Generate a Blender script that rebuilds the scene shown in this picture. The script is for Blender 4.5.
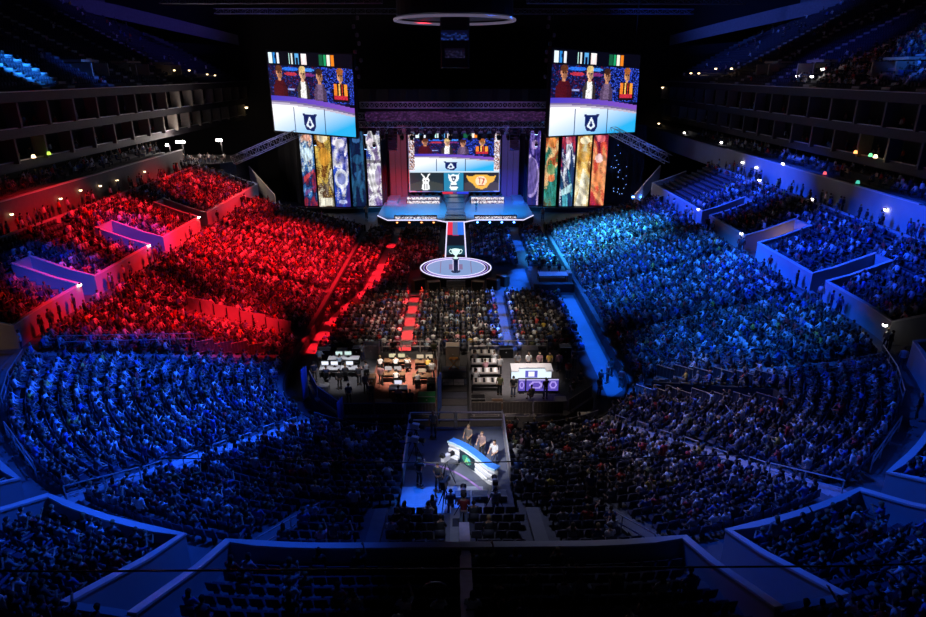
import bpy, bmesh, math, random
import numpy as np
from mathutils import Vector, Matrix, Euler
R = math.radians
random.seed(7); rng = np.random.default_rng(11)
for o in list(bpy.data.objects): bpy.data.objects.remove(o, do_unlink=True)
S = bpy.context.scene
C = S.collection

def lin(h):
    """sRGB 0-255 triple -> linear"""
    out = []
    for c in h:
        c = c / 255.0
        out.append(c / 12.92 if c <= .04045 else ((c + .055) / 1.055) ** 2.4)
    return tuple(out)

# ------------------------------------------------------------------ camera
CAMZ = 24.0; FPX = 630.0; PITCH = R(20.6); YAW = math.atan(8 / FPX * math.cos(PITCH))
cd = bpy.data.cameras.new('camera'); cam = bpy.data.objects.new('camera', cd); C.objects.link(cam)
cd.sensor_width = 36; cd.lens = FPX / 926 * 36; cd.clip_end = 600; cd.clip_start = .05
cam.location = (0, 0, CAMZ); cam.rotation_euler = (math.pi / 2 - PITCH, 0, -YAW)
S.camera = cam
_fw = np.array([math.sin(YAW) * math.cos(PITCH), math.cos(YAW) * math.cos(PITCH), -math.sin(PITCH)])
_rt = np.array([math.cos(YAW), -math.sin(YAW), 0]); _up = np.cross(_rt, _fw)
def seen(x, y, z, m=40):
    """is the point inside the view, so worth building?"""
    q = np.array([x, y, z - CAMZ]); c = q @ _fw
    if c < 4: return False
    u = 463 + FPX * (q @ _rt) / c; v = 308.5 - FPX * (q @ _up) / c
    return -m < u < 926 + m and -m < v < 617 + m

# ------------------------------------------------------------------ world, exposure
w = bpy.data.worlds.new('world'); S.world = w; w.use_nodes = True
w.node_tree.nodes['Background'].inputs[0].default_value = (.10, .16, .5, 1)
w.node_tree.nodes['Background'].inputs[1].default_value = .014
S.view_settings.view_transform = 'Standard'; S.view_settings.look = 'None'
S.view_settings.exposure = 0; S.view_settings.gamma = 1; S.view_settings.use_curve_mapping = False

# ------------------------------------------------------------------ show lights hung in the roof grid, plus a few added unseen spots
RED = (1, .010, .022); BLUE = (.012, .16, 1); DEEP = (.008, .07, 1); CYAN = (.03, .34, 1); WARM = (1, .80, .62); PURP = (.42, .1, 1)
def spot(src, tgt, kw, col, ang, blend=.6, rad=.4, name='rig_or_added_spot'):
    l = bpy.data.lights.new(name, 'SPOT'); l.energy = kw * 1000; l.color = col; l.spot_size = R(ang); l.spot_blend = blend
    l.shadow_soft_size = rad
    o = bpy.data.objects.new(name, l); C.objects.link(o); o.location = src
    o.rotation_euler = (Vector(tgt) - Vector(src)).to_track_quat('-Z', 'Y').to_euler()
    return o
# red wash over the left stands
spot((-2, 84, 33), (-20, 76, 3), 300, RED, 46, .9)
spot((-4, 60, 34), (-19.5, 66, 3), 110, RED, 34, .9)
spot((-8, 72, 34), (-35, 68, 7.5), 170, RED, 34, .8)
spot((-8, 88, 34), (-35, 91, 7.5), 150, RED, 28, .8)
spot((-6, 54, 34), (-29, 51, 5.5), 110, RED, 26, .8)
spot((-4, 36, 34), (-19.8, 53.9, 2.8), 190, RED, 13, .8)
spot((-3, 44, 34), (-20, 50.5, 3), 80, RED, 20, .9)
# blue side light on the walls of the left entry slots
spot((-4, 22, 36), (-34, 52.5, 7.5), 110, DEEP, 11, .9)
spot((-4, 30, 36), (-34, 66.5, 7.8), 100, (.10, .06, 1), 9, .9)
# warm spill on the barriers of the right tunnel
spot((2, 60, 34), (18, 40, 3), 26, WARM, 15, .9)
# blue wash over the right stands
spot((2, 86, 33), (18.5, 83, 2), 600, CYAN, 36, 1)
spot((2, 70, 34), (21, 66, 3), 230, BLUE, 40, .9)
spot((8, 60, 34), (36, 57, 7.5), 170, DEEP, 40, .8)
spot((8, 84, 34), (37, 86, 7.5), 190, DEEP, 36, .8)
spot((4, 46, 34), (23, 47, 3.5), 110, BLUE, 30, .9)
# blue wash over the near stands
NBLUE = (.010, .095, 1)
spot((4, 46, 35), (-19.5, 36.5, 3.5), 230, NBLUE, 34, .9)
spot((2, 34, 36), (-19, 24, 6), 64, NBLUE, 34, .9)
spot((2, 32, 36), (-10, 19, 6.5), 24, NBLUE, 26, .9)
spot((0, 40, 36), (-6, 29, 4), 8, NBLUE, 40, .9)
spot((-4, 44, 35), (20, 32, 4), 46, NBLUE, 36, .9)
spot((-4, 50, 35), (13, 33, 3), 13, WARM, 30, 1)
spot((-2, 32, 36), (17, 21, 7), 36, NBLUE, 34, .9)
spot((0, 40, 36), (6, 27, 4), 8, (.5, .55, 1), 36, .9)
# floor: pools of colour along the aisles, red left, blue right, and a weak neutral wash
for x, y in ((-13.0, 53.5), (-12.8, 56.3), (-12.4, 60.2), (-11.5, 64.5), (-10.6, 68.5), (-10.0, 71.5), (-9.9, 74.3), (-9.7, 77), (-9.6, 79.7), (-9.5, 82.4), (-9.3, 86), (-9.2, 90), (-4.75, 53), (-4.75, 56.5), (-4.75, 60), (-4.75, 63.5), (-4.7, 67)):
    spot((x * .6, y - 8, 34), (x, y, 0), 330, RED, 4.4, .6, .1, 'aisle_spotlight')
for x, y in ((4.75, 53), (4.75, 56.5), (4.75, 60), (4.75, 63.5), (4.9, 67), (6.2, 69.4), (7.0, 71.4), (7.7, 73.6), (8.2, 75.4), (8.6, 77), (8.9, 79.8), (9.0, 82.6), (9.0, 85.4), (9.0, 88.4), (9.0, 91.6), (12.6, 45.5), (12.6, 48), (12.6, 50.5), (12.6, 53), (12.6, 55.5), (12.6, 58), (12.6, 60.5), (12.6, 63), (12.6, 65.5), (14.6, 42.4)):
    spot((x * .6, y - 8, 34), (x, y, 0), 200, (.006, .13, 1), 5.6, .7, .1, 'aisle_spotlight')
spot((-8, 74, 34), (-8, 80, 0), 20, RED, 34, .9)
spot((8, 74, 34), (8, 86, 0), 22, BLUE, 34, .9)
spot((11, 64, 34), (11, 72, 1), 30, BLUE, 13, .8)
spot((-9, 52, 34), (-9, 60, 0), 16, RED, 24, .9)
spot((0, 44, 34), (0, 58, 0), 34, WARM, 36, .9)
spot((0, 72, 34), (0, 90, 0), 24, (.8, .5, 1), 30, .9)
# work light over the broadcast risers, and an added spot for the desk front
spot((-3, 36, 33), (-4.2, 46, 1.4), 170, (1, .82, .68), 10.5, .9)
spot((-6, 36, 33), (-9, 46, 1.4), 34, (.9, .9, 1), 12, .9)
spot((4, 36, 33), (4.6, 45.5, 1.4), 60, (1, .88, .85), 14, .9)
spot((0, 26, 33), (2, 39.8, 1.2), 20, (1, .8, .7), 16, .9)
spot((-6, 9, 25), (1.0, 30.0, 3.9), 80, (.95, .95, 1), 9, .9)  # added unseen spot near camera height, brightens the commentary desk front
spot((-2, 30, 34), (-1.4, 26.6, 3.2), 60, BLUE, 8.5, .7)
spot((.3, 10, 32), (.3, 22, 5.6), 6, (.6, .7, 1), 7, .8)
# stage
spot((-6, 100, 14), (-6.5, 109.5, 1.2), 60, (.01, .36, 1), 66, .9)
spot((6, 100, 14), (6.5, 109.5, 1.2), 60, (.01, .30, 1), 66, .9)
spot((-9, 104, 13), (-11, 119, 2), 24, RED, 40, .9)
spot((9, 104, 13), (11, 119, 2), 24, (.02, .05, 1), 40, .9)
spot((0, 66, 33), (0, 75.2, 1.2), 16, (.75, .85, 1), 16, .5)
spot((-6, 92, 27), (-7, 107, 17.5), 9, (.6, .2, .8), 50, .9)
spot((6, 92, 27), (7, 107, 17.5), 9, (.5, .22, .9), 50, .9)
spot((24, 97, 11), (32.5, 107, 4.6), 3.2, (1, .7, .45), 36, .9)  # added unseen spot in mid-air, brightens the right beige side panel
spot((-23, 97, 11), (-31, 107, 4.6), 2.6, (1, .7, .45), 36, .9)  # same added spot for the left beige side panel
spot((14, 90, 27), (22, 103, 0), 14, (1, .45, .3), 26, .9)
spot((-26, 92, 26), (-30, 103, 12.5), 7, (.3, .3, 1), 30, .9)
spot((26, 92, 26), (30, 102, 12.5), 10, (.1, .2, 1), 30, .9)
# upper tier
spot((-14, 66, 37), (-50.5, 79, 24.6), 360, (.02, .24, 1), 9, .5)
spot((-10, 90, 38), (-50, 90, 24), 40, (.03, .14, 1), 10, .9)
spot((22, 56, 38), (60, 74, 29), 80, (.02, .14, 1), 32, .9)
spot((16, 92, 38), (53, 96, 26), 16, DEEP, 24, .9)
spot((-10, 100, 39), (-62, 137, 34.5), 26, (.16, .12, 1), 34, .9)
spot((10, 100, 39), (62, 137, 34.5), 70, (.05, .14, 1), 34, .9)

# ------------------------------------------------------------------ mesh helpers
class MB:
    def __init__(s): s.v = []; s.f = []; s.m = []
    def add(s, vs, fs, mi=0):
        b = len(s.v); s.v += [tuple(p) for p in vs]; s.f += [tuple(b + i for i in f) for f in fs]; s.m += [mi] * len(fs); return s
    def box(s, c, d, rz=0, mi=0, rx=0):
        hx, hy, hz = d[0] / 2, d[1] / 2, d[2] / 2
        m = Euler((rx, 0, rz)).to_matrix()
        vs = [m @ Vector(p) + Vector(c) for p in ((-hx,-hy,-hz),(hx,-hy,-hz),(hx,hy,-hz),(-hx,hy,-hz),(-hx,-hy,hz),(hx,-hy,hz),(hx,hy,hz),(-hx,hy,hz))]
        return s.add(vs, ((0,3,2,1),(4,5,6,7),(0,1,5,4),(1,2,6,5),(2,3,7,6),(3,0,4,7)), mi)
    def bbox(s, c, d, b=.02, rz=0, mi=0):
        """box with chamfered vertical and top edges"""
        hx, hy, h = d[0] / 2, d[1] / 2, d[2]
        m = Euler((0, 0, rz)).to_matrix()
        def ring(k, z): return [m @ Vector(p) + Vector((c[0], c[1], c[2] - h / 2)) for p in
            [(-hx+k+b,-hy+k,z),(hx-k-b,-hy+k,z),(hx-k,-hy+k+b,z),(hx-k,hy-k-b,z),(hx-k-b,hy-k,z),(-hx+k+b,hy-k,z),(-hx+k,hy-k-b,z),(-hx+k,-hy+k+b,z)]]
        vs = ring(0, 0) + ring(0, h - b) + ring(b, h)
        fs = [tuple(reversed(range(8))), tuple(range(16, 24))]
        for a in (0, 8):
            for i in range(8): j = (i + 1) % 8; fs.append((a+i, a+j, a+8+j, a+8+i))
        return s.add(vs, fs, mi)
    def tube(s, pts, r, n=6, mi=0, closed=False):
        pts = [Vector(p) for p in pts]; k = len(pts)
        rs = r if isinstance(r, (list, tuple)) else [r] * k
        vs = []
        for i, p in enumerate(pts):
            a = pts[(i - 1) % k] if (closed or i) else p; b = pts[(i + 1) % k] if (closed or i < k - 1) else p
            t = (b - a).normalized() if (b - a).length > 1e-9 else Vector((0, 0, 1))
            u = t.cross(Vector((0, 0, 1)))
            u = u.normalized() if u.length > 1e-4 else Vector((1, 0, 0))
            w_ = t.cross(u)
            vs += [p + (u * math.cos(q) + w_ * math.sin(q)) * rs[i] for q in (2 * math.pi * j / n for j in range(n))]
        fs = []
        for i in range(k if closed else k - 1):
            for j in range(n):
                a, b = i * n, ((i + 1) % k) * n; fs.append((a + j, a + (j + 1) % n, b + (j + 1) % n, b + j))
        if not closed: fs += [tuple(range(n)), tuple(range((k - 1) * n, k * n))]
        return s.add(vs, fs, mi)
    def lathe(s, prof, c=(0, 0, 0), n=16, mi=0, cap=True):
        vs = []; fs = []
        for r, z in prof: vs += [(c[0] + r * math.cos(2*math.pi*j/n), c[1] + r * math.sin(2*math.pi*j/n), c[2] + z) for j in range(n)]
        for i in range(len(prof) - 1):
            for j in range(n): fs.append((i*n+j, i*n+(j+1)%n, (i+1)*n+(j+1)%n, (i+1)*n+j))
        if cap: fs += [tuple(reversed(range(n))), tuple(range((len(prof)-1)*n, len(prof)*n))]
        return s.add(vs, fs, mi)
    def prism(s, poly, z0, z1, mi=0):
        n = len(poly)
        vs = [(p[0], p[1], z0) for p in poly] + [(p[0], p[1], z1) for p in poly]
        fs = [tuple(reversed(range(n))), tuple(range(n, 2 * n))] + [(i, (i+1)%n, n+(i+1)%n, n+i) for i in range(n)]
        return s.add(vs, fs, mi)
    def wall(s, pts, z0, z1, th, mi=0):
        """upright strip along a plan polyline; z0/z1 a number or one per point"""
        n = len(pts); z0 = z0 if isinstance(z0, (list, tuple)) else [z0]*n; z1 = z1 if isinstance(z1, (list, tuple)) else [z1]*n
        vs = []
        for i, p in enumerate(pts):
            a = pts[max(i-1, 0)]; b = pts[min(i+1, n-1)]
            t = Vector((b[0]-a[0], b[1]-a[1])).normalized(); q = Vector((-t.y, t.x)) * th / 2
            vs += [(p[0]-q.x, p[1]-q.y, z0[i]), (p[0]+q.x, p[1]+q.y, z0[i]), (p[0]+q.x, p[1]+q.y, z1[i]), (p[0]-q.x, p[1]-q.y, z1[i])]
        fs = [(0,1,2,3), tuple(4*(n-1)+j for j in (3,2,1,0))]
        for i in range(n - 1):
            for j in range(4): fs.append((4*i+j, 4*i+4+j, 4*i+4+(j+1)%4, 4*i+(j+1)%4))
        return s.add(vs, fs, mi)
    def mesh(s, name, mats, smooth=False):
        me = bpy.data.meshes.new(name); me.from_pydata(s.v, [], s.f)
        for m in (mats if isinstance(mats, (list, tuple)) else [mats]): me.materials.append(m)
        if any(s.m): me.polygons.foreach_set('material_index', s.m)
        bm = bmesh.new(); bm.from_mesh(me); bmesh.ops.recalc_face_normals(bm, faces=bm.faces); bm.to_mesh(me); bm.free()
        if smooth: me.shade_smooth()
        me.update(); return me

def tag(o, label=None, cat=None, group=None, kind=None):
    if label: o['label'] = label
    if cat: o['category'] = cat
    if group: o['group'] = group
    if kind: o['kind'] = kind
    return o
def link(name, me, parent=None, loc=(0,0,0), rz=0, **k):
    o = bpy.data.objects.new(name, me); C.objects.link(o); o.location = loc; o.rotation_euler = (0, 0, rz)
    if parent: o.parent = parent
    return tag(o, **k)
def ob(name, mb, mat, parent=None, smooth=False, loc=(0,0,0), rz=0, **k):
    return link(name, mb.mesh(name, mat, smooth), parent, loc, rz, **k)
def empty(name, loc, label, cat, group=None, rz=0):
    o = bpy.data.objects.new(name, None); C.objects.link(o); o.location = loc; o.rotation_euler = (0, 0, rz); o.empty_display_size = .2
    return tag(o, label, cat, group)
def struct(name, mb, mat, label=None): return ob(name, mb, mat, kind='structure', label=label)

# ------------------------------------------------------------------ materials
MATS = {}
def mat(name, col, rough=.7, metal=0, var=.25, scale=3.0, bump=0, spec=.4):
    if name in MATS: return MATS[name]
    m = bpy.data.materials.new(name); m.use_nodes = True; nt = m.node_tree; b = nt.nodes['Principled BSDF']
    tc = nt.nodes.new('ShaderNodeTexCoord'); no = nt.nodes.new('ShaderNodeTexNoise'); no.inputs['Scale'].default_value = scale; no.inputs['Detail'].default_value = 4
    nt.links.new(tc.outputs['Object'], no.inputs['Vector'])
    mx = nt.nodes.new('ShaderNodeMix'); mx.data_type = 'RGBA'
    mx.inputs[6].default_value = tuple(c * (1 - var) for c in col) + (1,); mx.inputs[7].default_value = tuple(min(1, c * (1 + var)) for c in col) + (1,)
    nt.links.new(no.outputs['Fac'], mx.inputs[0]); nt.links.new(mx.outputs[2], b.inputs['Base Color'])
    b.inputs['Roughness'].default_value = rough; b.inputs['Metallic'].default_value = metal; b.inputs['Specular IOR Level'].default_value = spec
    if bump:
        bp = nt.nodes.new('ShaderNodeBump'); bp.inputs['Strength'].default_value = bump
        nt.links.new(no.outputs['Fac'], bp.inputs['Height']); nt.links.new(bp.outputs[0], b.inputs['Normal'])
    MATS[name] = m; return m
def emat(name, col, strength):
    if name in MATS: return MATS[name]
    m = bpy.data.materials.new(name); m.use_nodes = True; b = m.node_tree.nodes['Principled BSDF']
    b.inputs['Base Color'].default_value = (*[c * .3 for c in col], 1); b.inputs['Emission Color'].default_value = (*col, 1); b.inputs['Emission Strength'].default_value = strength
    MATS[name] = m; return m
def attr_mat(name, emit=0, rough=.8, kind='GEOMETRY', info=False):
    m = bpy.data.materials.new(name); m.use_nodes = True; nt = m.node_tree; b = nt.nodes['Principled BSDF']
    if info:
        a = nt.nodes.new('ShaderNodeObjectInfo'); out = a.outputs['Color']
        no = nt.nodes.new('ShaderNodeTexNoise'); no.inputs['Scale'].default_value = 9
        mx = nt.nodes.new('ShaderNodeMix'); mx.data_type = 'RGBA'; mx.blend_type = 'MULTIPLY'; mx.inputs[0].default_value = .45
        nt.links.new(out, mx.inputs[6]); nt.links.new(no.outputs['Fac'], mx.inputs[7]); out = mx.outputs[2]
    else:
        a = nt.nodes.new('ShaderNodeAttribute'); a.attribute_name = 'col'; out = a.outputs['Color']
    b.inputs['Roughness'].default_value = rough
    if emit:
        b.inputs['Base Color'].default_value = (.01, .01, .01, 1)
        nt.links.new(out, b.inputs['Emission Color']); b.inputs['Emission Strength'].default_value = emit
    else: nt.links.new(out, b.inputs['Base Color'])
    MATS[name] = m; return m
M_CONC = mat('terrace_concrete', (.13, .13, .14), .85, var=.35, scale=1.2, bump=.1)
M_STEP = mat('aisle_concrete', (.20, .20, .21), .8, var=.2, scale=2)
M_FLOOR = mat('floor_covering', (.035, .035, .04), .6, var=.3, scale=.8)
M_AISLE = mat('pale_aisle_floor', (.14, .14, .15), .7, var=.12, scale=1)
M_WALLC = mat('painted_parapet', (.36, .36, .38), .7, var=.15, scale=.7)
M_CAP = mat('pale_cap', (.62, .60, .60), .5, var=.1)
M_DARK = mat('dark_wall', (.020, .019, .021), .8, var=.3)
M_BEIGE = mat('beige_fascia', (.17, .15, .13), .7, var=.15)
M_BLACK = mat('black_metal', (.014, .014, .016), .45, .3, var=.2)
M_CLOTH = mat('black_drape', (.012, .012, .014), .9, var=.3)
M_STEEL = mat('steel_rail', (.55, .56, .58), .35, .7, var=.1)
M_TRUSS = mat('alloy_truss', (.5, .5, .54), .4, .6, var=.1)
M_DECK = mat('stage_deck', (.17, .18, .20), .35, var=.15)
M_RISER = mat('riser_deck', (.10, .095, .10), .7, var=.3)
M_WHITE = mat('white_laminate', (.75, .75, .76), .4, var=.05)
M_WOOD = mat('brown_cabinet', (.16, .085, .045), .6, var=.3)
M_SEAT = mat('seat_plastic', (.055, .05, .075), .5, var=.2)
M_GREEN = mat('green_case', (.04, .30, .10), .5, var=.2)
M_BLUELIT = mat('blue_lit_face', (.10, .22, .75), .8, var=.2)
M_GOLD = mat('beige_panel', (.55, .46, .34), .6, var=.12)
M_GLASS = mat('screen_glass', (.02, .02, .03), .15, var=.1)
E_WHITE = emat('lamp_white', (1, .95, .9), 10); E_WARM = emat('lamp_warm', (1, .72, .4), 5); E_BLUE = emat('lamp_blue', (.08, .3, 1), 14)
E_LINE = emat('edge_light', (.75, .7, 1), 1.3); E_ORANGE = emat('lamp_orange', (1, .35, .1), 3)
A_SCREEN = attr_mat('led_picture', emit=1.15); A_CROWD = attr_mat('crowd_cloth'); A_INFO = attr_mat('clothing', info=True)

# ------------------------------------------------------------------ the bowl in plan: a rounded rectangle around the floor, offset by d
T1 = 63.5; ARC = 19 * math.pi / 2; T2 = T1 + ARC; T3 = T2 + 9; TEND = 2 * T2 + 9
def P(t, d):
    if t > (T2 + T3) / 2:
        x, y = P(TEND - t, d); return -x, y
    if t < T1: return -13.5 - d, 110 - t
    if t < T2:
        ph = math.pi / 2 - (t - T1) / 19; r = 9 + d; return -4.5 - r * math.sin(ph), 46.5 - r * math.cos(ph)
    return -4.5 + t - T2, 37.5 - d
def inward(t):
    if t > (T2 + T3) / 2:
        x, y = inward(TEND - t); return -x, y
    if t < T1: return 1., 0.
    if t < T2: ph = math.pi / 2 - (t - T1) / 19; return math.sin(ph), math.cos(ph)
    return 0., 1.
def tY(y): return 110 - y
def tPhi(deg): return T1 + 19 * (math.pi / 2 - R(deg))
def step_for(t, d):
    tt = t if t < (T2 + T3) / 2 else TEND - t
    return 19 / (9 + d) if T1 <= tt < T2 else 1.
def trange(a, b, n=1.0):
    k = max(1, int(abs(b - a) / n)); return [a + (b - a) * i / k for i in range(k + 1)]
def inpoly(x, y, poly):
    c = False; n = len(poly)
    for i in range(n):
        (x1, y1), (x2, y2) = poly[i], poly[i - 1]
        if (y1 > y) != (y2 > y) and x < (x2 - x1) * (y - y1) / (y2 - y1) + x1: c = not c
    return c
def segdist(x, y, a, b):
    ax, ay = a; bx, by = b; dx, dy = bx - ax, by - ay
    q = max(0, min(1, ((x - ax) * dx + (y - ay) * dy) / (dx * dx + dy * dy))); return math.hypot(x - ax - q * dx, y - ay - q * dy)
LROW = [(.8 + .8 * i, 1.0 + .22 * i) for i in range(20)]          # lower rows: offset, tread height
UROW = [(18.4 + .86 * i, 6.1 + .35 * i) for i in range(10)]       # upper rows
def zlow(d): return 1.0 + .22 * max(0, min(20, int((d - .8) / .8)))
CASTER = [(-3.0, 25.0), (3.0, 25.0), (3.0, 37.4), (-3.0, 37.4)]
TUNNEL = [(13.3, 41.6), (15.2, 43.6), (21.8, 38.2), (21.4, 34.3), (17.0, 38.2)]
TUNNEL_L = [(-14.2, 46.3), (-15.6, 48.6), (-20.5, 46.0), (-20.2, 44.4), (-16.5, 45.4)]
SLOTS = [(tY(53.3), tY(51.0)), (tY(67.2), tY(64.0)), (tY(80.0), tY(77.4)), (tPhi(80), tPhi(72)), (tPhi(56), tPhi(50)), (tPhi(33), tPhi(28)), (tPhi(13), tPhi(9))]
SLOTS += [(TEND - b, TEND - a) for a, b in SLOTS]; SLOTS.sort()
SDEEP = 23.56
def inslot(t): return any(a < t < b for a, b in SLOTS)

# --- floor, ceiling, outer walls
struct('floor', MB().box((0, 70, -.15), (150, 190, .3)), M_FLOOR, 'dark arena floor')
struct('ceiling', MB().box((0, 70, 43.2), (190, 190, .4)), M_DARK, 'dark arena ceiling')
struct('wall_far', MB().box((0, 150.5, 21), (190, 1, 45)), M_DARK, 'dark far wall behind the stage')
struct('wall_left', MB().box((-85, 70, 21), (1, 170, 45)), M_DARK, 'dark left outer wall')
struct('wall_right', MB().box((85, 70, 21), (1, 170, 45)), M_DARK, 'dark right outer wall')

# --- lower terrace (left side, near end, right side) with the tunnel and caster pits left open
TA, TB = tY(95.5), TEND - tY(95.5)
def strip(mb, ts, d0, z0, d1, z1, skip=None):
    for a, b in zip(ts, ts[1:]):
        m = (a + b) / 2
        if skip and skip(*P(m, (d0 + d1) / 2)): continue
        p = [P(a, d0), P(b, d0), P(b, d1), P(a, d1)]
        mb.add([(p[0][0], p[0][1], z0), (p[1][0], p[1][1], z0), (p[2][0], p[2][1], z1), (p[3][0], p[3][1], z1)], [(0, 1, 2, 3)])
def pit(x, y): return inpoly(x, y, CASTER) or inpoly(x, y, TUNNEL)
for nm, a, b in (('left', TA, tPhi(62)), ('near', tPhi(62), TEND - tPhi(62)), ('right', TEND - tPhi(62), TB)):
    mb = MB(); ts = trange(a, b, .5)
    fb = MB(); strip(fb, ts, .4, 0, .4, 1.0, pit); struct('wall_front_' + nm, fb, M_DARK)
    strip(mb, ts, .4, 1.0, .8, 1.0, pit)
    for i, (d, z) in enumerate(LROW):
        strip(mb, ts, d, z, d + .8, z, pit)
        strip(mb, ts, d + .8, z, d + .8, z + (.22 if i < 19 else .0), pit)
    strip(mb, ts, 16.8, 5.4, 18.4, 5.4)
    struct('terrace_lower_' + nm, mb, M_CONC, 'stepped concrete terrace of the lower ' + nm + ' stand')
# far ends of the lower stands, closed by a dark wall
for s, nm in ((-1, 'left'), (1, 'right')):
    mb = MB(); mb.wall([(s * 13.9, 95.6), (s * 31.9, 95.6)], 0, [1.9, 6.3], .25)
    struct('wall_stand_end_' + nm, mb, M_DARK)
# front dasher board
mb = MB(); ts = [t for t in trange(TA, TB, .5)]
run = []
for t in ts:
    x, y = P(t, .3)
    if (abs(x) < 3.1 and y < 45) or inpoly(*P(t, 1.2), TUNNEL):
        if len(run) > 1: mb.wall(run, 0, 1.05, .14)
        run = []
    else: run.append((x, y))
mb.wall(run, 0, 1.05, .14)
struct('trim_front_board', mb, M_DARK, 'dark board round the arena floor')
# pit walls
for poly, nm in ((TUNNEL, 'right'),):
    mb = MB(); C0 = (4.5 if nm == 'right' else -4.5, 46.5)
    for i in range(1, len(poly) - 1):
        a, b = poly[i], poly[i + 1]
        za, zb = (zlow(math.hypot(q[0] - C0[0], q[1] - C0[1]) - 9) + .25 for q in (a, b))
        mb.wall([a, b], 0, [za, zb], .2)
    struct('wall_tunnel_' + nm, mb, M_DARK, 'dark side walls of the tunnel opening in the ' + nm + ' stand')

# --- upper terrace sections between the entry slots
bounds = [tY(102.0)] + [q for ab in SLOTS for q in ab] + [TEND - tY(102.0)]
for k in range(0, len(bounds), 2):
    a, b = bounds[k], bounds[k + 1]; ts = trange(a, b, .8)
    xm, ym = P((a + b) / 2, 21)
    mb = MB()
    for i, (d, z) in enumerate(UROW):
        if d >= SDEEP - .01: continue
        strip(mb, ts, d, z - .35 if i else 5.4, d, z); strip(mb, ts, d, z, d + .86, z)
    for t in (a, b):                                   # closed ends of each section
        for i, (d, z) in enumerate(UROW):
            if d < SDEEP: p0, p1 = P(t, d), P(t, d + .86); mb.add([(*p0, 5.3), (*p1, 5.3), (*p1, z), (*p0, z)], [(0, 1, 2, 3)])
    struct('terrace_upper_section', mb, M_CONC)
    # parapet: front and two sides, one wall, with a pale cap
    pts = [P(a, SDEEP)] + [P(a, q) for q in (22, 20.2)] + [P(t, 18.3) for t in ts] + [P(b, q) for q in (20.2, 22)] + [P(b, SDEEP)]
    zt = [9.0, 8.4, 7.7] + [7.15] * len(ts) + [7.7, 8.4, 9.0]
    wl = struct('wall_parapet', MB().wall(pts, 5.3, zt, .22), M_WALLC)
    o = ob('cap', MB().wall(pts, [z - .002 for z in zt], [z + .09 for z in zt], .30), M_CAP, wl)
for nm, a, b in (('left', tY(102), tPhi(62)), ('near', tPhi(62), TEND - tPhi(62)), ('right', TEND - tPhi(62), TEND - tY(102))):
    mb = MB(); ts = trange(a, b, 1)
    for i, (d, z) in enumerate(UROW):
        if d < SDEEP - .01: continue
        strip(mb, ts, d, z - .35, d, z); strip(mb, ts, d, z, d + .86, z)
    strip(mb, ts, 27.0, 9.25, 27.0, 9.4); strip(mb, ts, 27.2, 9.4, 30, 9.4)
    struct('terrace_upper_' + nm, mb, M_CONC)
    struct('wall_back_' + nm, MB().wall([P(t, 27.1) for t in ts], 9.0, 10.25, .2), M_WALLC, 'low wall behind the last row of the ' + nm + ' stand')
# slot back portals: header over a dark doorway
for a, b in SLOTS:
    x, y = P((a + b) / 2, 21)
    if not seen(x, y, 7, 120): continue
    mb = MB(); mb.wall([P(a, SDEEP), P(b, SDEEP)], 7.9, 9.0, .25)
    struct('wall_portal_header', mb, M_WALLC)
    struct('door_portal', MB().wall([P(a, SDEEP + 2.5), P(b, SDEEP + 2.5)], 5.3, 8.0, .1), M_BEIGE, 'lit inner wall of an entry tunnel')
    struct('floor_slot', MB().prism([P(a, 18.4), P(b, 18.4), P(b, SDEEP + 2.5), P(a, SDEEP + 2.5)], 5.2, 5.42), M_RISER)

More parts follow.
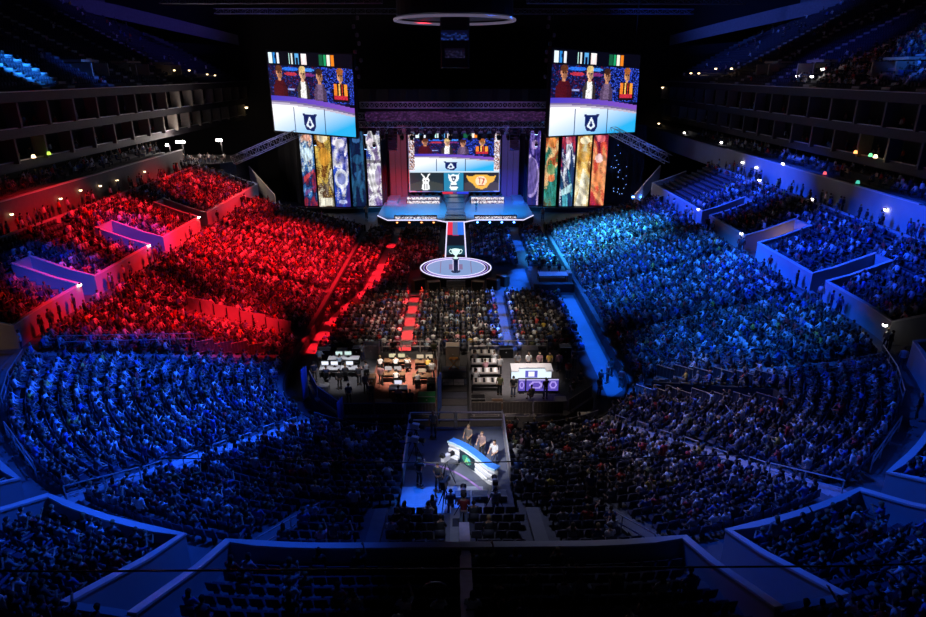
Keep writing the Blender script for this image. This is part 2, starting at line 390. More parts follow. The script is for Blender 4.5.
# --- concourse wall with pale cap, club terrace, suite floors, upper tier (long sides)
for s, nm in ((-1, 'left'), (1, 'right')):
    X = lambda d: s * (13.5 + d)
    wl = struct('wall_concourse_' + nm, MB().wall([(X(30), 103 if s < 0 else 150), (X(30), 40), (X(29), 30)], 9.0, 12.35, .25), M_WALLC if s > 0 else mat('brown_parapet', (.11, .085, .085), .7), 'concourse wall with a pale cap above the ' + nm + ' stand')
    ob('cap', MB().wall([(X(30), 103), (X(30), 58)], 12.35, 12.47, .4), M_CAP, wl)
    struct('floor_club_' + nm, MB().box((X(34), 92 if s > 0 else 67.5, 11.3), (8, 120 if s > 0 else 71, .2)), M_RISER)
    struct('terrace_club_' + nm, MB().box((X(33.2), 92 if s > 0 else 67.5, 11.75), (1.6, 116 if s > 0 else 70, .7)).box((X(35), 92 if s > 0 else 67.5, 12.1), (2.2, 116 if s > 0 else 70, 1.4)), M_CONC)
    for k, (z, d) in enumerate(((14.9, 34), (18.35, 33.2), (22.0, 32.5))):
        struct('floor_suite_' + nm, MB().box((X(d + 4.1), 95, z - .75), (8.2, 125, .3)), M_RISER)
        struct('wall_suite_back_' + nm, MB().box((X(d + 6), 95, z + 1.1), (.3, 125, 3.3)), M_DARK)
        fa = struct('trim_suite_fascia_' + nm, MB().box((X(d), 95, z - .5), (.3, 125, 1.0)), mat('suite_fascia', (.055, .05, .055), .7))
        ob('cap', MB().box((X(d), 95, z + .04), (.42, 125, .08)), M_CAP, fa)
        if k:                                          # partitions between the boxes of the level below
            for j in range(20):
                y = 48 + j * 5.2
                if not seen(X(d), y, z - 2): continue
                ob('partition', MB().bbox((X(d + .9), y + .7 * k, z - 2.35), (1.6, .35, 2.6), .03), M_BEIGE, fa)
    # upper tier
    mb = MB(); rows = 30
    for i in range(rows):
        d = 33 + i * .95; z = 22.1 + i * .5; y0, y1 = 40, 148
        mb.add([(X(d), y0, z - .5), (X(d), y1, z - .5), (X(d), y1, z), (X(d), y0, z)], [(0, 1, 2, 3)])
        mb.add([(X(d), y0, z), (X(d), y1, z), (X(d + .95), y1, z), (X(d + .95), y0, z)], [(0, 1, 2, 3)])
    struct('terrace_top_' + nm, mb, M_CONC, 'steep upper tier of the ' + nm + ' side')
    struct('trim_soffit_' + nm, MB().box((X(62.5), 95, 37.6), (2.5, 125, 2.2)), mat('soffit_band', (.20, .20, .24), .7))
    struct('trim_corner_soffit_' + nm, MB().wall([(s * 47, 149), (s * 57, 143), (s * 66, 136.5), (s * 77, 126)], [29.4, 31.6, 33.6, 36.0], [31.4, 34.0, 36.2, 38.4], .6), mat('soffit_band', (.20, .20, .24), .7))
    # upper tier stair aisles (pale) and concourse portals with warm interiors
    for j, y in enumerate(((58, 65, 76.5, 81.5, 91, 99, 110, 121) if s < 0 else (58, 66, 71.5, 77, 88, 99, 110, 121))):
        mb = MB()
        for i in range(24):
            d = 33 + i * .95; z = 22.1 + i * .5
            mb.box((X(d + .475), y, z + .06), (.93, 1.5, .1)); mb.box((X(d + .24), y, z + .17), (.46, 1.5, .25))
        struct('stair_upper_' + nm, mb, mat('pale_stair', (.5, .5, .52), .7))
    for j, y in enumerate((93, 105.5, 118) if s < 0 else (76, 93, 106)):
        mb = MB(); x = X(36.6)
        mb.box((x, y - 2.1, 23.8), (3.0, .25, 2.6)); mb.box((x, y + 2.1, 23.8), (3.0, .25, 2.6)); mb.box((x + s * 1.4, y, 25.4), (3.4, 4.5, .3)); mb.box((x + s * 1.6, y, 23.6), (.2, 4.2, 3.0))
        struct('door_upper_portal', mb, M_GOLD)

# --- plan-polyline aisles on the stands: pale step blocks
AISLES = [((-10.2, 38.2), (-17.9, 24.0)), ((10.2, 38.0), (17.9, 24.0)), ((-6.8, 25.0), (-9.3, 18.9)), ((6.8, 25.0), (9.3, 18.9)),
          ((-15.2, 48.7), (-29.5, 40.4)), ((15.4, 43.9), (29.5, 38.6)), ((-14.2, 66), (-31.5, 66)), ((14.2, 66), (31.5, 66)), ((-14.2, 80.5), (-31.5, 79)), ((14.2, 80.5), (31.5, 79)),
          ((14.2, 53.2), (31.5, 52)), ((-14.2, 53.2), (-31.5, 52)), ((-3.6, 24.8), (-3.6, 19.2)), ((3.6, 24.8), (3.6, 19.2)), ((0, 24.8), (0, 14.0))]
def dof(x, y):
    """offset d of a plan point"""
    if y >= 46.5: return abs(x) - 13.5
    if abs(x) <= 4.5: return 37.5 - y
    return math.hypot(abs(x) - 4.5, y - 46.5) - 9
for k, (a, b) in enumerate(AISLES):
    n = int(math.hypot(b[0]-a[0], b[1]-a[1]) / .4); mb = MB(); ang = math.atan2(b[1]-a[1], b[0]-a[0]) 
    for i in range(n):
        x = a[0] + (b[0]-a[0]) * (i + .5) / n; y = a[1] + (b[1]-a[1]) * (i + .5) / n; d = dof(x, y)
        if d < .5 or d > 18 or pit(x, y): continue
        mb.box((x, y, 1.0 + .275 * (d - .8) - .06), (.42, .95 if k < 4 else .6, .5), ang)
    if mb.v: struct('stair_aisle', mb, M_STEP if k > 1 else mat('pale_step', (.42, .42, .44), .8))
print('structure done')
# ------------------------------------------------------------------ LED pictures: a grid of LED cells, one colour each
class Pic:
    def __init__(s, w, h, bg=(0, 0, 0)):
        s.w, s.h = w, h; s.a = np.zeros((h, w, 3)); s.a[:] = lin(bg)
        s.x, s.y = np.meshgrid((np.arange(w) + .5) / w, (np.arange(h) + .5) / h)      # y down
    def put(s, m, c, al=1.0): s.a[m] = s.a[m] * (1 - al) + np.array(lin(c)) * al; return s
    def rect(s, x0, y0, x1, y1, c, al=1.0): return s.put((s.x >= x0) & (s.x < x1) & (s.y >= y0) & (s.y < y1), c, al)
    def ell(s, cx, cy, rx, ry, c, al=1.0): return s.put(((s.x - cx) / rx) ** 2 + ((s.y - cy) / ry) ** 2 < 1, c, al)
    def poly(s, pts, c, al=1.0):
        m = np.zeros(s.x.shape, bool); n = len(pts)
        for i in range(n):
            (x1, y1), (x2, y2) = pts[i], pts[i - 1]
            if y1 == y2: continue
            m ^= ((y1 > s.y) != (y2 > s.y)) & (s.x < (x2 - x1) * (s.y - y1) / (y2 - y1) + x1)
        return s.put(m, c, al)
    def grad(s, m, c0, c1, f):
        c0, c1 = np.array(lin(c0)), np.array(lin(c1)); f = np.clip(f, 0, 1)[..., None]
        s.a = np.where(m[..., None], c0 * (1 - f) + c1 * f, s.a); return s
    def speck(s, m, cols, p, seed=1):
        r = np.random.default_rng(seed); k = r.random(s.x.shape); ci = r.integers(0, len(cols), s.x.shape)
        for i, c in enumerate(cols): s.put(m & (k < p) & (ci == i), c)
        return s
def led(name, pic, corners, parent, m=None, back=None):
    """corners: top-left, top-right, bottom-right, bottom-left"""
    tl, tr, br, bl = (np.array(c, float) for c in corners); w, h = pic.w, pic.h
    u, v = np.meshgrid(np.arange(w + 1) / w, np.arange(h + 1) / h); u = u[..., None]; v = v[..., None]
    co = (tl * (1 - u) + tr * u) * (1 - v) + (bl * (1 - u) + br * u) * v
    i, j = np.meshgrid(np.arange(h), np.arange(w), indexing='ij'); q = i * (w + 1) + j
    f = np.stack([q + w + 1, q + w + 2, q + 1, q], -1).reshape(-1, 4)
    me = bpy.data.meshes.new(name); me.from_pydata(co.reshape(-1, 3).tolist(), [], f.tolist())
    at = me.attributes.new('col', 'FLOAT_COLOR', 'FACE')
    at.data.foreach_set('color', np.concatenate([pic.a.reshape(-1, 3), np.ones((w * h, 1))], 1).ravel().astype('f'))
    me.materials.append(m or A_SCREEN); return link(name, me, parent)
def slab(name, corners, th, m, parent, grow=.25, off=.04):
    """solid cabinet behind a picture"""
    tl, tr, br, bl = (Vector(c) for c in corners); n = (tr - tl).cross(bl - tl).normalized()     # away from the viewer
    ux = (tr - tl).normalized() * grow; uy = (bl - tl).normalized() * grow
    if n.y < 0: n = -n
    fr = [tl - ux - uy + n * off, tr + ux - uy + n * off, br + ux + uy + n * off, bl - ux + uy + n * off]
    mb = MB(); mb.add(fr + [p + n * th for p in fr], [(0,1,2,3), (4,7,6,5), (0,4,5,1), (1,5,6,2), (2,6,7,3), (3,7,4,0)])
    return ob(name, mb, m, parent)

def presenters(p, x0=0, y0=0, x1=1, y1=1):
    """four presenters behind a curved white desk, flags and a crowd behind them"""
    X = lambda x: x0 + (x1 - x0) * x; Y = lambda y: y0 + (y1 - y0) * y; W = x1 - x0; H = y1 - y0
    p.rect(x0, y0, x1, Y(.62), (10, 14, 52)); m = (p.x > x0) & (p.x < x1) & (p.y > y0) & (p.y < Y(.6))
    p.speck(m & (p.x > X(.6)), [(30, 60, 190), (20, 40, 140), (60, 90, 220)], .45, 3)
    p.speck(m & (p.x < X(.6)), [(20, 20, 70), (90, 20, 40), (30, 60, 150)], .35, 4)
    p.rect(X(0), Y(0), X(1), Y(.17), (6, 6, 18))
    for a, b, c in ((.02, .06, (230, 250, 255)), (.07, .10, (40, 130, 210)), (.115, .145, (235, 240, 250)), (.26, .275, (180, 230, 220)), (.29, .31, (220, 230, 230)), (.34, .385, (90, 170, 230)), (.41, .47, (245, 225, 225)), (.62, .66, (20, 90, 60)), (.67, .70, (30, 160, 100)), (.71, .75, (245, 240, 225)), (.755, .79, (240, 130, 30))):
        p.rect(X(a), Y(.02), X(b), Y(.155), c)
    p.poly([(X(.41), Y(.02)), (X(.47), Y(.02)), (X(.44), Y(.13))], (255, 255, 255)); p.rect(X(.09), Y(.05), X(.12), Y(.09), (10, 20, 60)); p.rect(X(.35), Y(.07), X(.37), Y(.155), (8, 10, 40))
    p.ell(X(.27), Y(.21), .10 * W, .025 * H, (40, 110, 230)); p.ell(X(.47), Y(.21), .09 * W, .02 * H, (60, 140, 240)); p.ell(X(.27), Y(.27), .08 * W, .02 * H, (190, 50, 70)); p.ell(X(.46), Y(.27), .1 * W, .02 * H, (120, 40, 110))
    p.rect(X(.16), Y(.45), X(.30), Y(.475), (150, 160, 220)); p.rect(X(.60), Y(.45), X(.72), Y(.475), (110, 120, 200))
    def man(cx, top, sh, body, skin, hair, mid=None):
        p.poly([(X(cx - sh * .55), Y(top + .17)), (X(cx + sh * .55), Y(top + .17)), (X(cx + sh), Y(top + .26)), (X(cx + sh * 1.05), Y(.58)), (X(cx - sh * 1.05), Y(.58)), (X(cx - sh), Y(top + .26))], body)
        if mid: p.poly([(X(cx - .03), Y(top + .17)), (X(cx + .03), Y(top + .17)), (X(cx + .035), Y(.56)), (X(cx - .035), Y(.56))], mid)
        p.rect(X(cx - .018), Y(top + .12), X(cx + .018), Y(top + .18), skin); p.ell(X(cx), Y(top + .08), .036 * W, .07 * H, skin); p.ell(X(cx + .012), Y(top + .10), .022 * W, .05 * H, tuple(int(c * .72) for c in skin)); p.ell(X(cx), Y(top + .028), .039 * W, .042 * H, hair); p.rect(X(cx - .02), Y(top + .075), X(cx - .006), Y(top + .09), (60, 30, 24)); p.rect(X(cx + .008), Y(top + .075), X(cx + .022), Y(top + .09), (60, 30, 24)); p.rect(X(cx + sh * .35), Y(top + .2), X(cx + sh * 1.1), Y(.58), (10, 6, 20), .35)
    man(.13, .18, .085, (74, 14, 24), (196, 130, 96), (90, 48, 28))
    man(.41, .18, .072, (58, 50, 52), (226, 176, 140), (210, 180, 120), (240, 238, 235))
    man(.61, .20, .070, (84, 64, 96), (200, 140, 106), (60, 34, 24), (110, 88, 120))
    man(.85, .18, .092, (24, 14, 18), (214, 152, 104), (160, 90, 40))
    for a, b, c in ((.775, .81, (240, 130, 40)), (.89, .93, (240, 150, 50)), (.83, .85, (250, 190, 90)), (.86, .875, (200, 50, 40))): p.rect(X(a), Y(.36), X(b), Y(.50), c)
    p.rect(X(.775), Y(.50), X(.93), Y(.55), (190, 40, 60))
    up_ = (p.x >= x0) & (p.x < x1) & (p.y > Y(.17)) & (p.y < Y(.66)); gr = np.random.default_rng(2).normal(1, .22, p.x.shape); p.a = np.where(up_[..., None], p.a * np.clip(gr, .4, 1.6)[..., None], p.a)
    cv = lambda k: y0 + H * (k + .10 * ((p.x - x0) / W) ** 2 * 1.0)
    inn = (p.x >= x0) & (p.x < x1) & (p.y < y1)
    p.grad(inn & (p.y > cv(.545)), (70, 60, 190), (130, 80, 190), (p.x - x0) / W); p.put(inn & (p.y > cv(.605)), (120, 104, 150)); p.put(inn & (p.y > cv(.63)), (190, 180, 200))
    p.grad(inn & (p.y > cv(.655)), (250, 250, 255), (40, 175, 235), ((p.x - x0) / W * .5 + (p.y - y0) / H) * 1.9 - 1.55)
    for x in (.265, .635): p.rect(X(x), Y(.68), X(x + .012), Y(1), (20, 60, 110))
    p.poly([(X(.365), Y(.745)), (X(.40), Y(.755)), (X(.45), Y(.765)), (X(.505), Y(.755)), (X(.545), Y(.755)), (X(.53), Y(.80)), (X(.53), Y(.91)), (X(.50), Y(.97)), (X(.41), Y(.96)), (X(.385), Y(.90)), (X(.385), Y(.80))], (14, 30, 92))
    p.poly([(X(.455), Y(.78)), (X(.505), Y(.90)), (X(.455), Y(.945)), (X(.405), Y(.90))], (225, 235, 250)); p.poly([(X(.455), Y(.83)), (X(.475), Y(.89)), (X(.455), Y(.915)), (X(.435), Y(.89))], (14, 30, 92))
    return p

# --- the two hanging side screens
for nm, cs, lab in (('left', [(-29.3, 106, 27.1), (-15.3, 101, 26.4), (-15.4, 101, 14.5), (-29.2, 106, 15.1)], 'large hanging video screen left of the stage showing four presenters'),
                    ('right', [(14.4, 100, 27.2), (31.0, 113, 26.6), (31.2, 113, 14.2), (14.4, 100, 14.7)], 'large hanging video screen right of the stage showing four presenters')):
    e = empty('video_screen', (0, 0, 0), lab, 'screen', 'hanging side screens')
    led('picture', presenters(Pic(110, 100)), cs, e); slab('cabinet', cs, .6, M_BLACK, e)
    for c in (cs[0], cs[1]): ob('hanging_cable', MB().tube([(c[0] * .97, c[1] + .4, c[2]), (c[0] * .97, c[1] + .4, 43)], .05, 5), M_BLACK, e)

# --- main screen with logo strip
e = empty('main_screen', (0, 122, 0), 'main stage video wall with presenters above a strip of three emblems', 'screen')
p = Pic(120, 80, (8, 10, 30))
p.rect(0, 0, .07, 1, (230, 225, 235)); p.rect(.93, 0, 1, 1, (230, 225, 235))
for x in (0, .93):
    p.speck((p.x >= x) & (p.x < x + .07) & (p.y < .62), [(150, 90, 60), (60, 40, 70), (200, 150, 120), (90, 40, 50)], .55, 6)
presenters(p, .07, 0, .93, .655)
p.rect(0, .655, 1, .67, (200, 220, 235)); p.rect(.01, .67, .375, .985, (36, 46, 52)); p.rect(.385, .67, .60, .985, (40, 130, 170)); p.rect(.61, .67, .99, .985, (40, 40, 46))
p.poly([(.01, .985), (.01, .87), (.19, .80), (.375, .87), (.375, .985)], (62, 66, 62)); p.poly([(.61, .985), (.61, .85), (.8, .80), (.99, .85), (.99, .985)], (70, 62, 66))
# white long-eared animal emblem
p.poly([(.13, .69), (.15, .70), (.185, .77), (.215, .70), (.235, .69), (.21, .76), (.225, .80), (.215, .85), (.23, .95), (.21, .97), (.155, .97), (.135, .95), (.15, .85), (.145, .80), (.16, .76)], (250, 250, 250))
p.rect(.168, .86, .175, .96, (70, 80, 80)); p.rect(.195, .86, .202, .96, (70, 80, 80)); p.rect(.165, .80, .178, .82, (60, 60, 70)); p.rect(.192, .80, .205, .82, (60, 60, 70))
# trophy-shield emblem
p.poly([(.43, .69), (.455, .72), (.49, .70), (.525, .72), (.555, .69), (.545, .80), (.52, .84), (.54, .93), (.52, .975), (.465, .975), (.445, .93), (.465, .84), (.44, .80)], (240, 248, 250))
p.poly([(.465, .745), (.49, .73), (.52, .745), (.51, .80), (.49, .83), (.475, .80)], (20, 50, 90)); p.rect(.455, .885, .53, .91, (20, 70, 110)); p.poly([(.49, .75), (.50, .80), (.48, .80)], (240, 240, 250))
# golden winged emblem
p.poly([(.63, .73), (.70, .735), (.74, .71), (.85, .71), (.89, .735), (.96, .73), (.935, .82), (.89, .86), (.86, .93), (.80, .965), (.735, .93), (.70, .86), (.655, .82)], (238, 180, 70))
p.ell(.795, .82, .062, .085, (250, 225, 190)); p.rect(.76, .76, .80, .78, (200, 40, 40)); p.rect(.775, .76, .787, .86, (200, 40, 40)); p.poly([(.80, .77), (.84, .77), (.815, .88), (.80, .88), (.82, .79), (.80, .79)], (200, 40, 40)); p.rect(.765, .885, .825, .90, (180, 60, 40))
for x in (.66, .90): p.rect(x, .77, x + .035, .78, (200, 110, 40))
cs = [(-8.9, 0, 13.5), (8.5, 0, 13.5), (8.5, 0, 2.3), (-8.9, 0, 2.3)]
led('picture', p, cs, e); slab('cabinet', cs, .5, M_BLACK, e, .1)
fr = MB()
for a, b in ((cs[0], cs[1]), (cs[2], cs[3]), (cs[0], cs[3]), (cs[1], cs[2])): fr.tube([(a[0], -.03, a[2]), (b[0], -.03, b[2])], .1, 4)
ob('frame', fr, mat('pale_frame', (.6, .55, .6), .4), e)

# --- side panels flanking the main screen, back wall of the stage
for s, c, lab in ((-1, (.30, .06, .10), 'dark red'), (1, (.11, .08, .34), 'violet blue')):
    e = empty('stage_wing_panel', (s * 10.7 - .2, 122.4, 0), 'tall ' + lab + ' panel beside the main stage video wall', 'panel')
    m = emat('wing_' + lab, c, .28)
    for k in range(3): ob('panel_board', MB().bbox((-1.1 + k * 1.1, 0, 7.6), (1.04, .2, 14), .05), m, e)
    ob('frame', MB().box((-1.75, -.1, 7.6), (.2, .4, 14.4)).box((1.75, -.1, 7.6), (.2, .4, 14.4)).box((0, -.1, 14.8), (3.7, .4, .2)), M_BLACK, e)
bk = MB(); nseg = 60
pts = [(-34 + 68 * i / nseg, 124 + .35 * math.sin(i * 1.9)) for i in range(nseg + 1)]
ob('stage_drape', bk.wall(pts, 0, 21, .06), M_CLOTH, label='black pleated drape hanging behind the whole stage', cat='drape')

# --- stage deck, apron, runway, round platform
e = empty('stage', (0, 0, 0), 'wide low stage deck with a lit front edge and cyan floor', 'stage')
apron = [(-13.2, 122.5), (-13.2, 105.5), (-11.2, 102.0), (-3.2, 102.0), (-1.6, 100.6), (1.6, 100.6), (3.2, 102.0), (11.2, 102.0), (13.2, 105.5), (13.2, 122.5)]
ob('deck', MB().prism(apron, 0, 1.2), M_DECK, e)
ed = MB(); ed.tube([(x, y - .03, 1.2) for x, y in apron[1:9]], .09, 4); ob('edge_light', ed, E_LINE, e)
ob('skirt', MB().wall([(x, y - .02) for x, y in apron[1:9]], 0, 1.05, .06), M_CLOTH, e)
for s in (-1, 1):
    pc = Pic(60, 8, (26, 22, 40)); pc.speck(pc.y > .2, [(245, 235, 240), (250, 250, 255), (200, 170, 160), (150, 120, 130)], .6, 9 + s)
    led('front_led_strip', pc, [(s * 6.6 - 3.4, 102.7, 1.75), (s * 6.6 + 3.4, 102.7, 1.75), (s * 6.6 + 3.4, 102.55, 1.24), (s * 6.6 - 3.4, 102.55, 1.24)], e)
    ob('strip_housing', MB().box((s * 6.6, 102.95, 1.5), (7.0, .3, .6)), M_BLACK, e)
    for k in range(4):
        x = s * (3.6 + 2.0 * k)
        ob('edge_lamp', MB().lathe([(.05, 0), (.16, .05), (.16, .16), (.05, .22)], (x, 101.85, .72), 8), E_BLUE if s > 0 else E_ORANGE, e)
for s in (-1, 1): ob('wing_step', MB().box((s * 11.6, 118, 1.5), (2, 6, .6)), M_DECK, e)
# concave dark ramp from the screen to the runway
mb = MB(); prof = [(100.9, 1.9, 1.24), (104, 1.75, 1.3), (108, 1.55, 1.5), (112, 1.6, 1.8), (116, 1.9, 2.1), (120.5, 2.7, 2.3)]
vs = []; fs = []
for y, hw, z in prof: vs += [(-hw, y, z), (hw, y, z), (hw, y, 1.205), (-hw, y, 1.205)]
for i in range(len(prof) - 1):
    for j in range(4): fs.append((4*i+j, 4*i+4+j, 4*i+4+(j+1)%4, 4*i+(j+1)%4))
fs += [(0,1,2,3), tuple(len(vs)-4+j for j in (3,2,1,0))]
e2 = empty('entrance_ramp', (0, 0, 0), 'dark waisted ramp leading from the video wall to the runway', 'ramp')
ob('ramp_body', mb.add(vs, fs), mat('ramp_gloss', (.05, .03, .05), .25), e2)
pc = Pic(20, 4); pc.rect(0, 0, .42, 1, (220, 30, 50)); pc.rect(.42, 0, .55, 1, (90, 30, 110)); pc.rect(.55, 0, 1, 1, (40, 50, 220))
led('ramp_light', pc, [(-2.6, 121.4, 2.35), (2.6, 121.4, 2.35), (2.4, 119.6, 2.33), (-2.4, 119.6, 2.33)], e2)
for i in range(5): ob('tread_strip', MB().tube([(-prof[i][1] * .9, prof[i][0] + 1, prof[i][2] + .08), (prof[i][1] * .9, prof[i][0] + 1, prof[i][2] + .08)], .07, 4), M_BLACK, e2)
e = empty('runway', (0, 0, 0), 'narrow runway with white lit edges joining stage and round platform', 'runway')
ob('deck', MB().box((0, 90, .6), (2.9, 22, 1.18)), M_BLACK, e)
pc = Pic(16, 40, (10, 12, 26)); pc.rect(0, .0, .33, .42, (225, 40, 70)); pc.rect(.33, 0, .62, .42, (90, 110, 170)); pc.rect(.62, 0, 1, .42, (40, 110, 230)); pc.rect(0, .72, 1, .95, (14, 60, 80)); pc.rect(.3, .42, .7, .46, (150, 40, 90))
led('led_floor', pc, [(-1.25, 100.6, 1.21), (1.25, 100.6, 1.21), (1.25, 80, 1.21), (-1.25, 80, 1.21)], e)
for s in (-1, 1): ob('edge_light', MB().box((s * 1.36, 90.2, 1.24), (.16, 20.8, .08)), E_LINE, e)
e = empty('round_platform', (0, 75.2, 0), 'round glowing platform with ringed floor at the end of the runway', 'platform')
ob('drum', MB().lathe([(4.4, 0), (4.42, 1.12), (4.3, 1.18)], n=48), M_BLACK, e)
ob('floor_disc', MB().lathe([(3.55, 1.185), (3.55, 1.2)], n=48), emat('disc_glow', (.34, .5, .9), .6), e)
for r0, r1, m in ((3.6, 3.68, E_LINE), (3.95, 4.02, emat('ring_violet', (.5, .35, 1), .9)), (4.3, 4.44, E_LINE)):
    ob('light_ring', MB().lathe([(r0, 1.19), (r0, 1.25), (r1, 1.25), (r1, 1.19)], n=48, cap=False), m, e)
ob('floor_figure', MB().box((-1.9, .2, 1.215), (.1, 5, .02)).box((1.9, .2, 1.215), (.1, 5, .02)).box((0, .2, 1.215), (1.7, 2.2, .02)), emat('figure_violet', (.42, .28, .55), .5), e)
# trophy on a plinth
e = empty('trophy_plinth', (0, 73.4, 1.2), 'slim dark plinth carrying the trophy on the round platform', 'plinth')
ob('column', MB().lathe([(.55, 0), (.55, .12), (.32, .2), (.28, 1.5), (.42, 1.62), (.42, 1.7)], n=12), mat('plinth_blue', (.04, .06, .16), .3), e)
for s in (-1, 1): ob('light_bar', MB().box((s * .33, -.1, .85), (.07, .07, 1.3)), E_LINE, e)
e = empty('trophy', (0, 73.4, 2.9), 'glowing silver two-handled trophy cup on the dark plinth', 'trophy'); e.scale = (.8, .8, .8)
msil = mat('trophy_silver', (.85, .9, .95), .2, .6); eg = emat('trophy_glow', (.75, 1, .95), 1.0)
ob('cup', MB().lathe([(.38, 0), (.38, .1), (.14, .2), (.12, .45), (.35, .62), (.58, .95), (.66, 1.35), (.6, 1.37), (.52, 1.0), (.2, .7)], n=16), eg, e, True)
for s in (-1, 1): ob('handle', MB().tube([(s * .5, 0, .72), (s * .85, 0, .85), (s * .98, 0, 1.15), (s * .82, 0, 1.4), (s * .62, 0, 1.3)], .07, 6), eg, e)
# front of the round platform: speakers and step unit
for x, y, rz, lab in ((-4.4, 70.3, .5, 'left'), (-2.6, 69.6, .25, 'middle left'), (2.6, 69.6, -.25, 'middle right'), (4.4, 70.3, -.5, 'right'), (5.6, 71.6, -.8, 'far right')):
    e = empty('subwoofer', (x, y, 0), 'brown speaker cabinet before the round platform, ' + lab + ' one', 'speaker', 'speakers before the round platform', rz)
    ob('cabinet', MB().bbox((0, 0, .65), (1.5, .8, 1.3), .05), M_WOOD, e)
    ob('grille', MB().box((0, -.42, .65), (1.3, .04, 1.1)), M_BLACK, e); ob('top_edge', MB().box((0, -.3, 1.31), (1.45, .15, .03)), M_GOLD, e)
e = empty('platform_steps', (0, 69.6, 0), 'short dark step unit in front of the round platform', 'steps')
for k in range(5): ob('tread', MB().box((0, k * .24 - .2, .1 + k * .2), (2.2, .26, .2 + k * .02)), M_RISER, e)

# --- player desks with patterned fronts and chairs
for s, nm in ((-1, 'left'), (1, 'right')):
    e = empty('player_desk', (s * 5.9, 116.2, 1.2), 'long player desk with bright patterned front on the stage, ' + nm + ' side', 'desk', 'player desks')
    pc = Pic(44, 12, (235, 225, 225)); pc.speck(pc.y > -1, [(120, 70, 60), (60, 40, 60), (170, 120, 110), (250, 245, 240)], .5, 20 + s); pc.rect(0, .45, 1, .55, (40, 30, 50))
    led('front_panel', pc, [(-3.0, -.5, 1.25), (3.0, -.5, 1.25), (3.0, -.55, -.0 + .05), (-3.0, -.55, .05)], e)
    ob('body', MB().bbox((0, 0, .6), (6.1, .9, 1.2), .05), M_BLACK, e); ob('desktop', MB().box((0, 0, 1.24), (6.3, 1.1, .06)), M_RISER, e)
    for k in range(5):
        mo = ob('monitor', MB().bbox((-2.4 + 1.2 * k, -.1, 1.58), (.62, .05, .36), .01).box((-2.4 + 1.2 * k, -.08, 1.33), (.08, .08, .14)), M_BLACK, e)

# --- banner walls: five tall banners a side, generic flowing artwork
def flow(seed, pal, w=18, h=84, shapes=()):
    p = Pic(w, h); r = np.random.default_rng(seed); f = np.zeros(p.x.shape)
    for k in range(7):
        a, b = r.normal(0, 5, 2); f += np.sin(a * p.x * 1.4 + b * p.y * 1.8 + r.random() * 6.3 + 1.3 * np.sin(p.y * r.uniform(3, 9) + k)) / (1 + .25 * k)
    f = (f - f.min()) / (f.max() - f.min()) * .55 + .45 * p.y + r.normal(0, .03, f.shape)
    f = np.clip(f, 0, .999) * len(pal); cols = np.array([lin(c) for c in pal] + [lin(pal[-1])]) * .8; i0 = f.astype(int); fr_ = np.clip((f - i0) * 2 - .5, 0, 1)[..., None]; p.a = cols[i0] * (1 - fr_) + cols[i0 + 1] * fr_
    for s_ in shapes: getattr(p, s_[0])(*s_[1:], .72)
    g = np.zeros(p.x.shape)
    for k in range(6): a, b = r.normal(0, 14, 2); g += np.sin(a * p.x + b * p.y * 2 + r.random() * 6 + 2 * np.sin(5 * p.y + k))
    p.a *= np.clip(.9 + .13 * g + r.normal(0, .07, g.shape), .4, 1.3)[..., None]
    return p
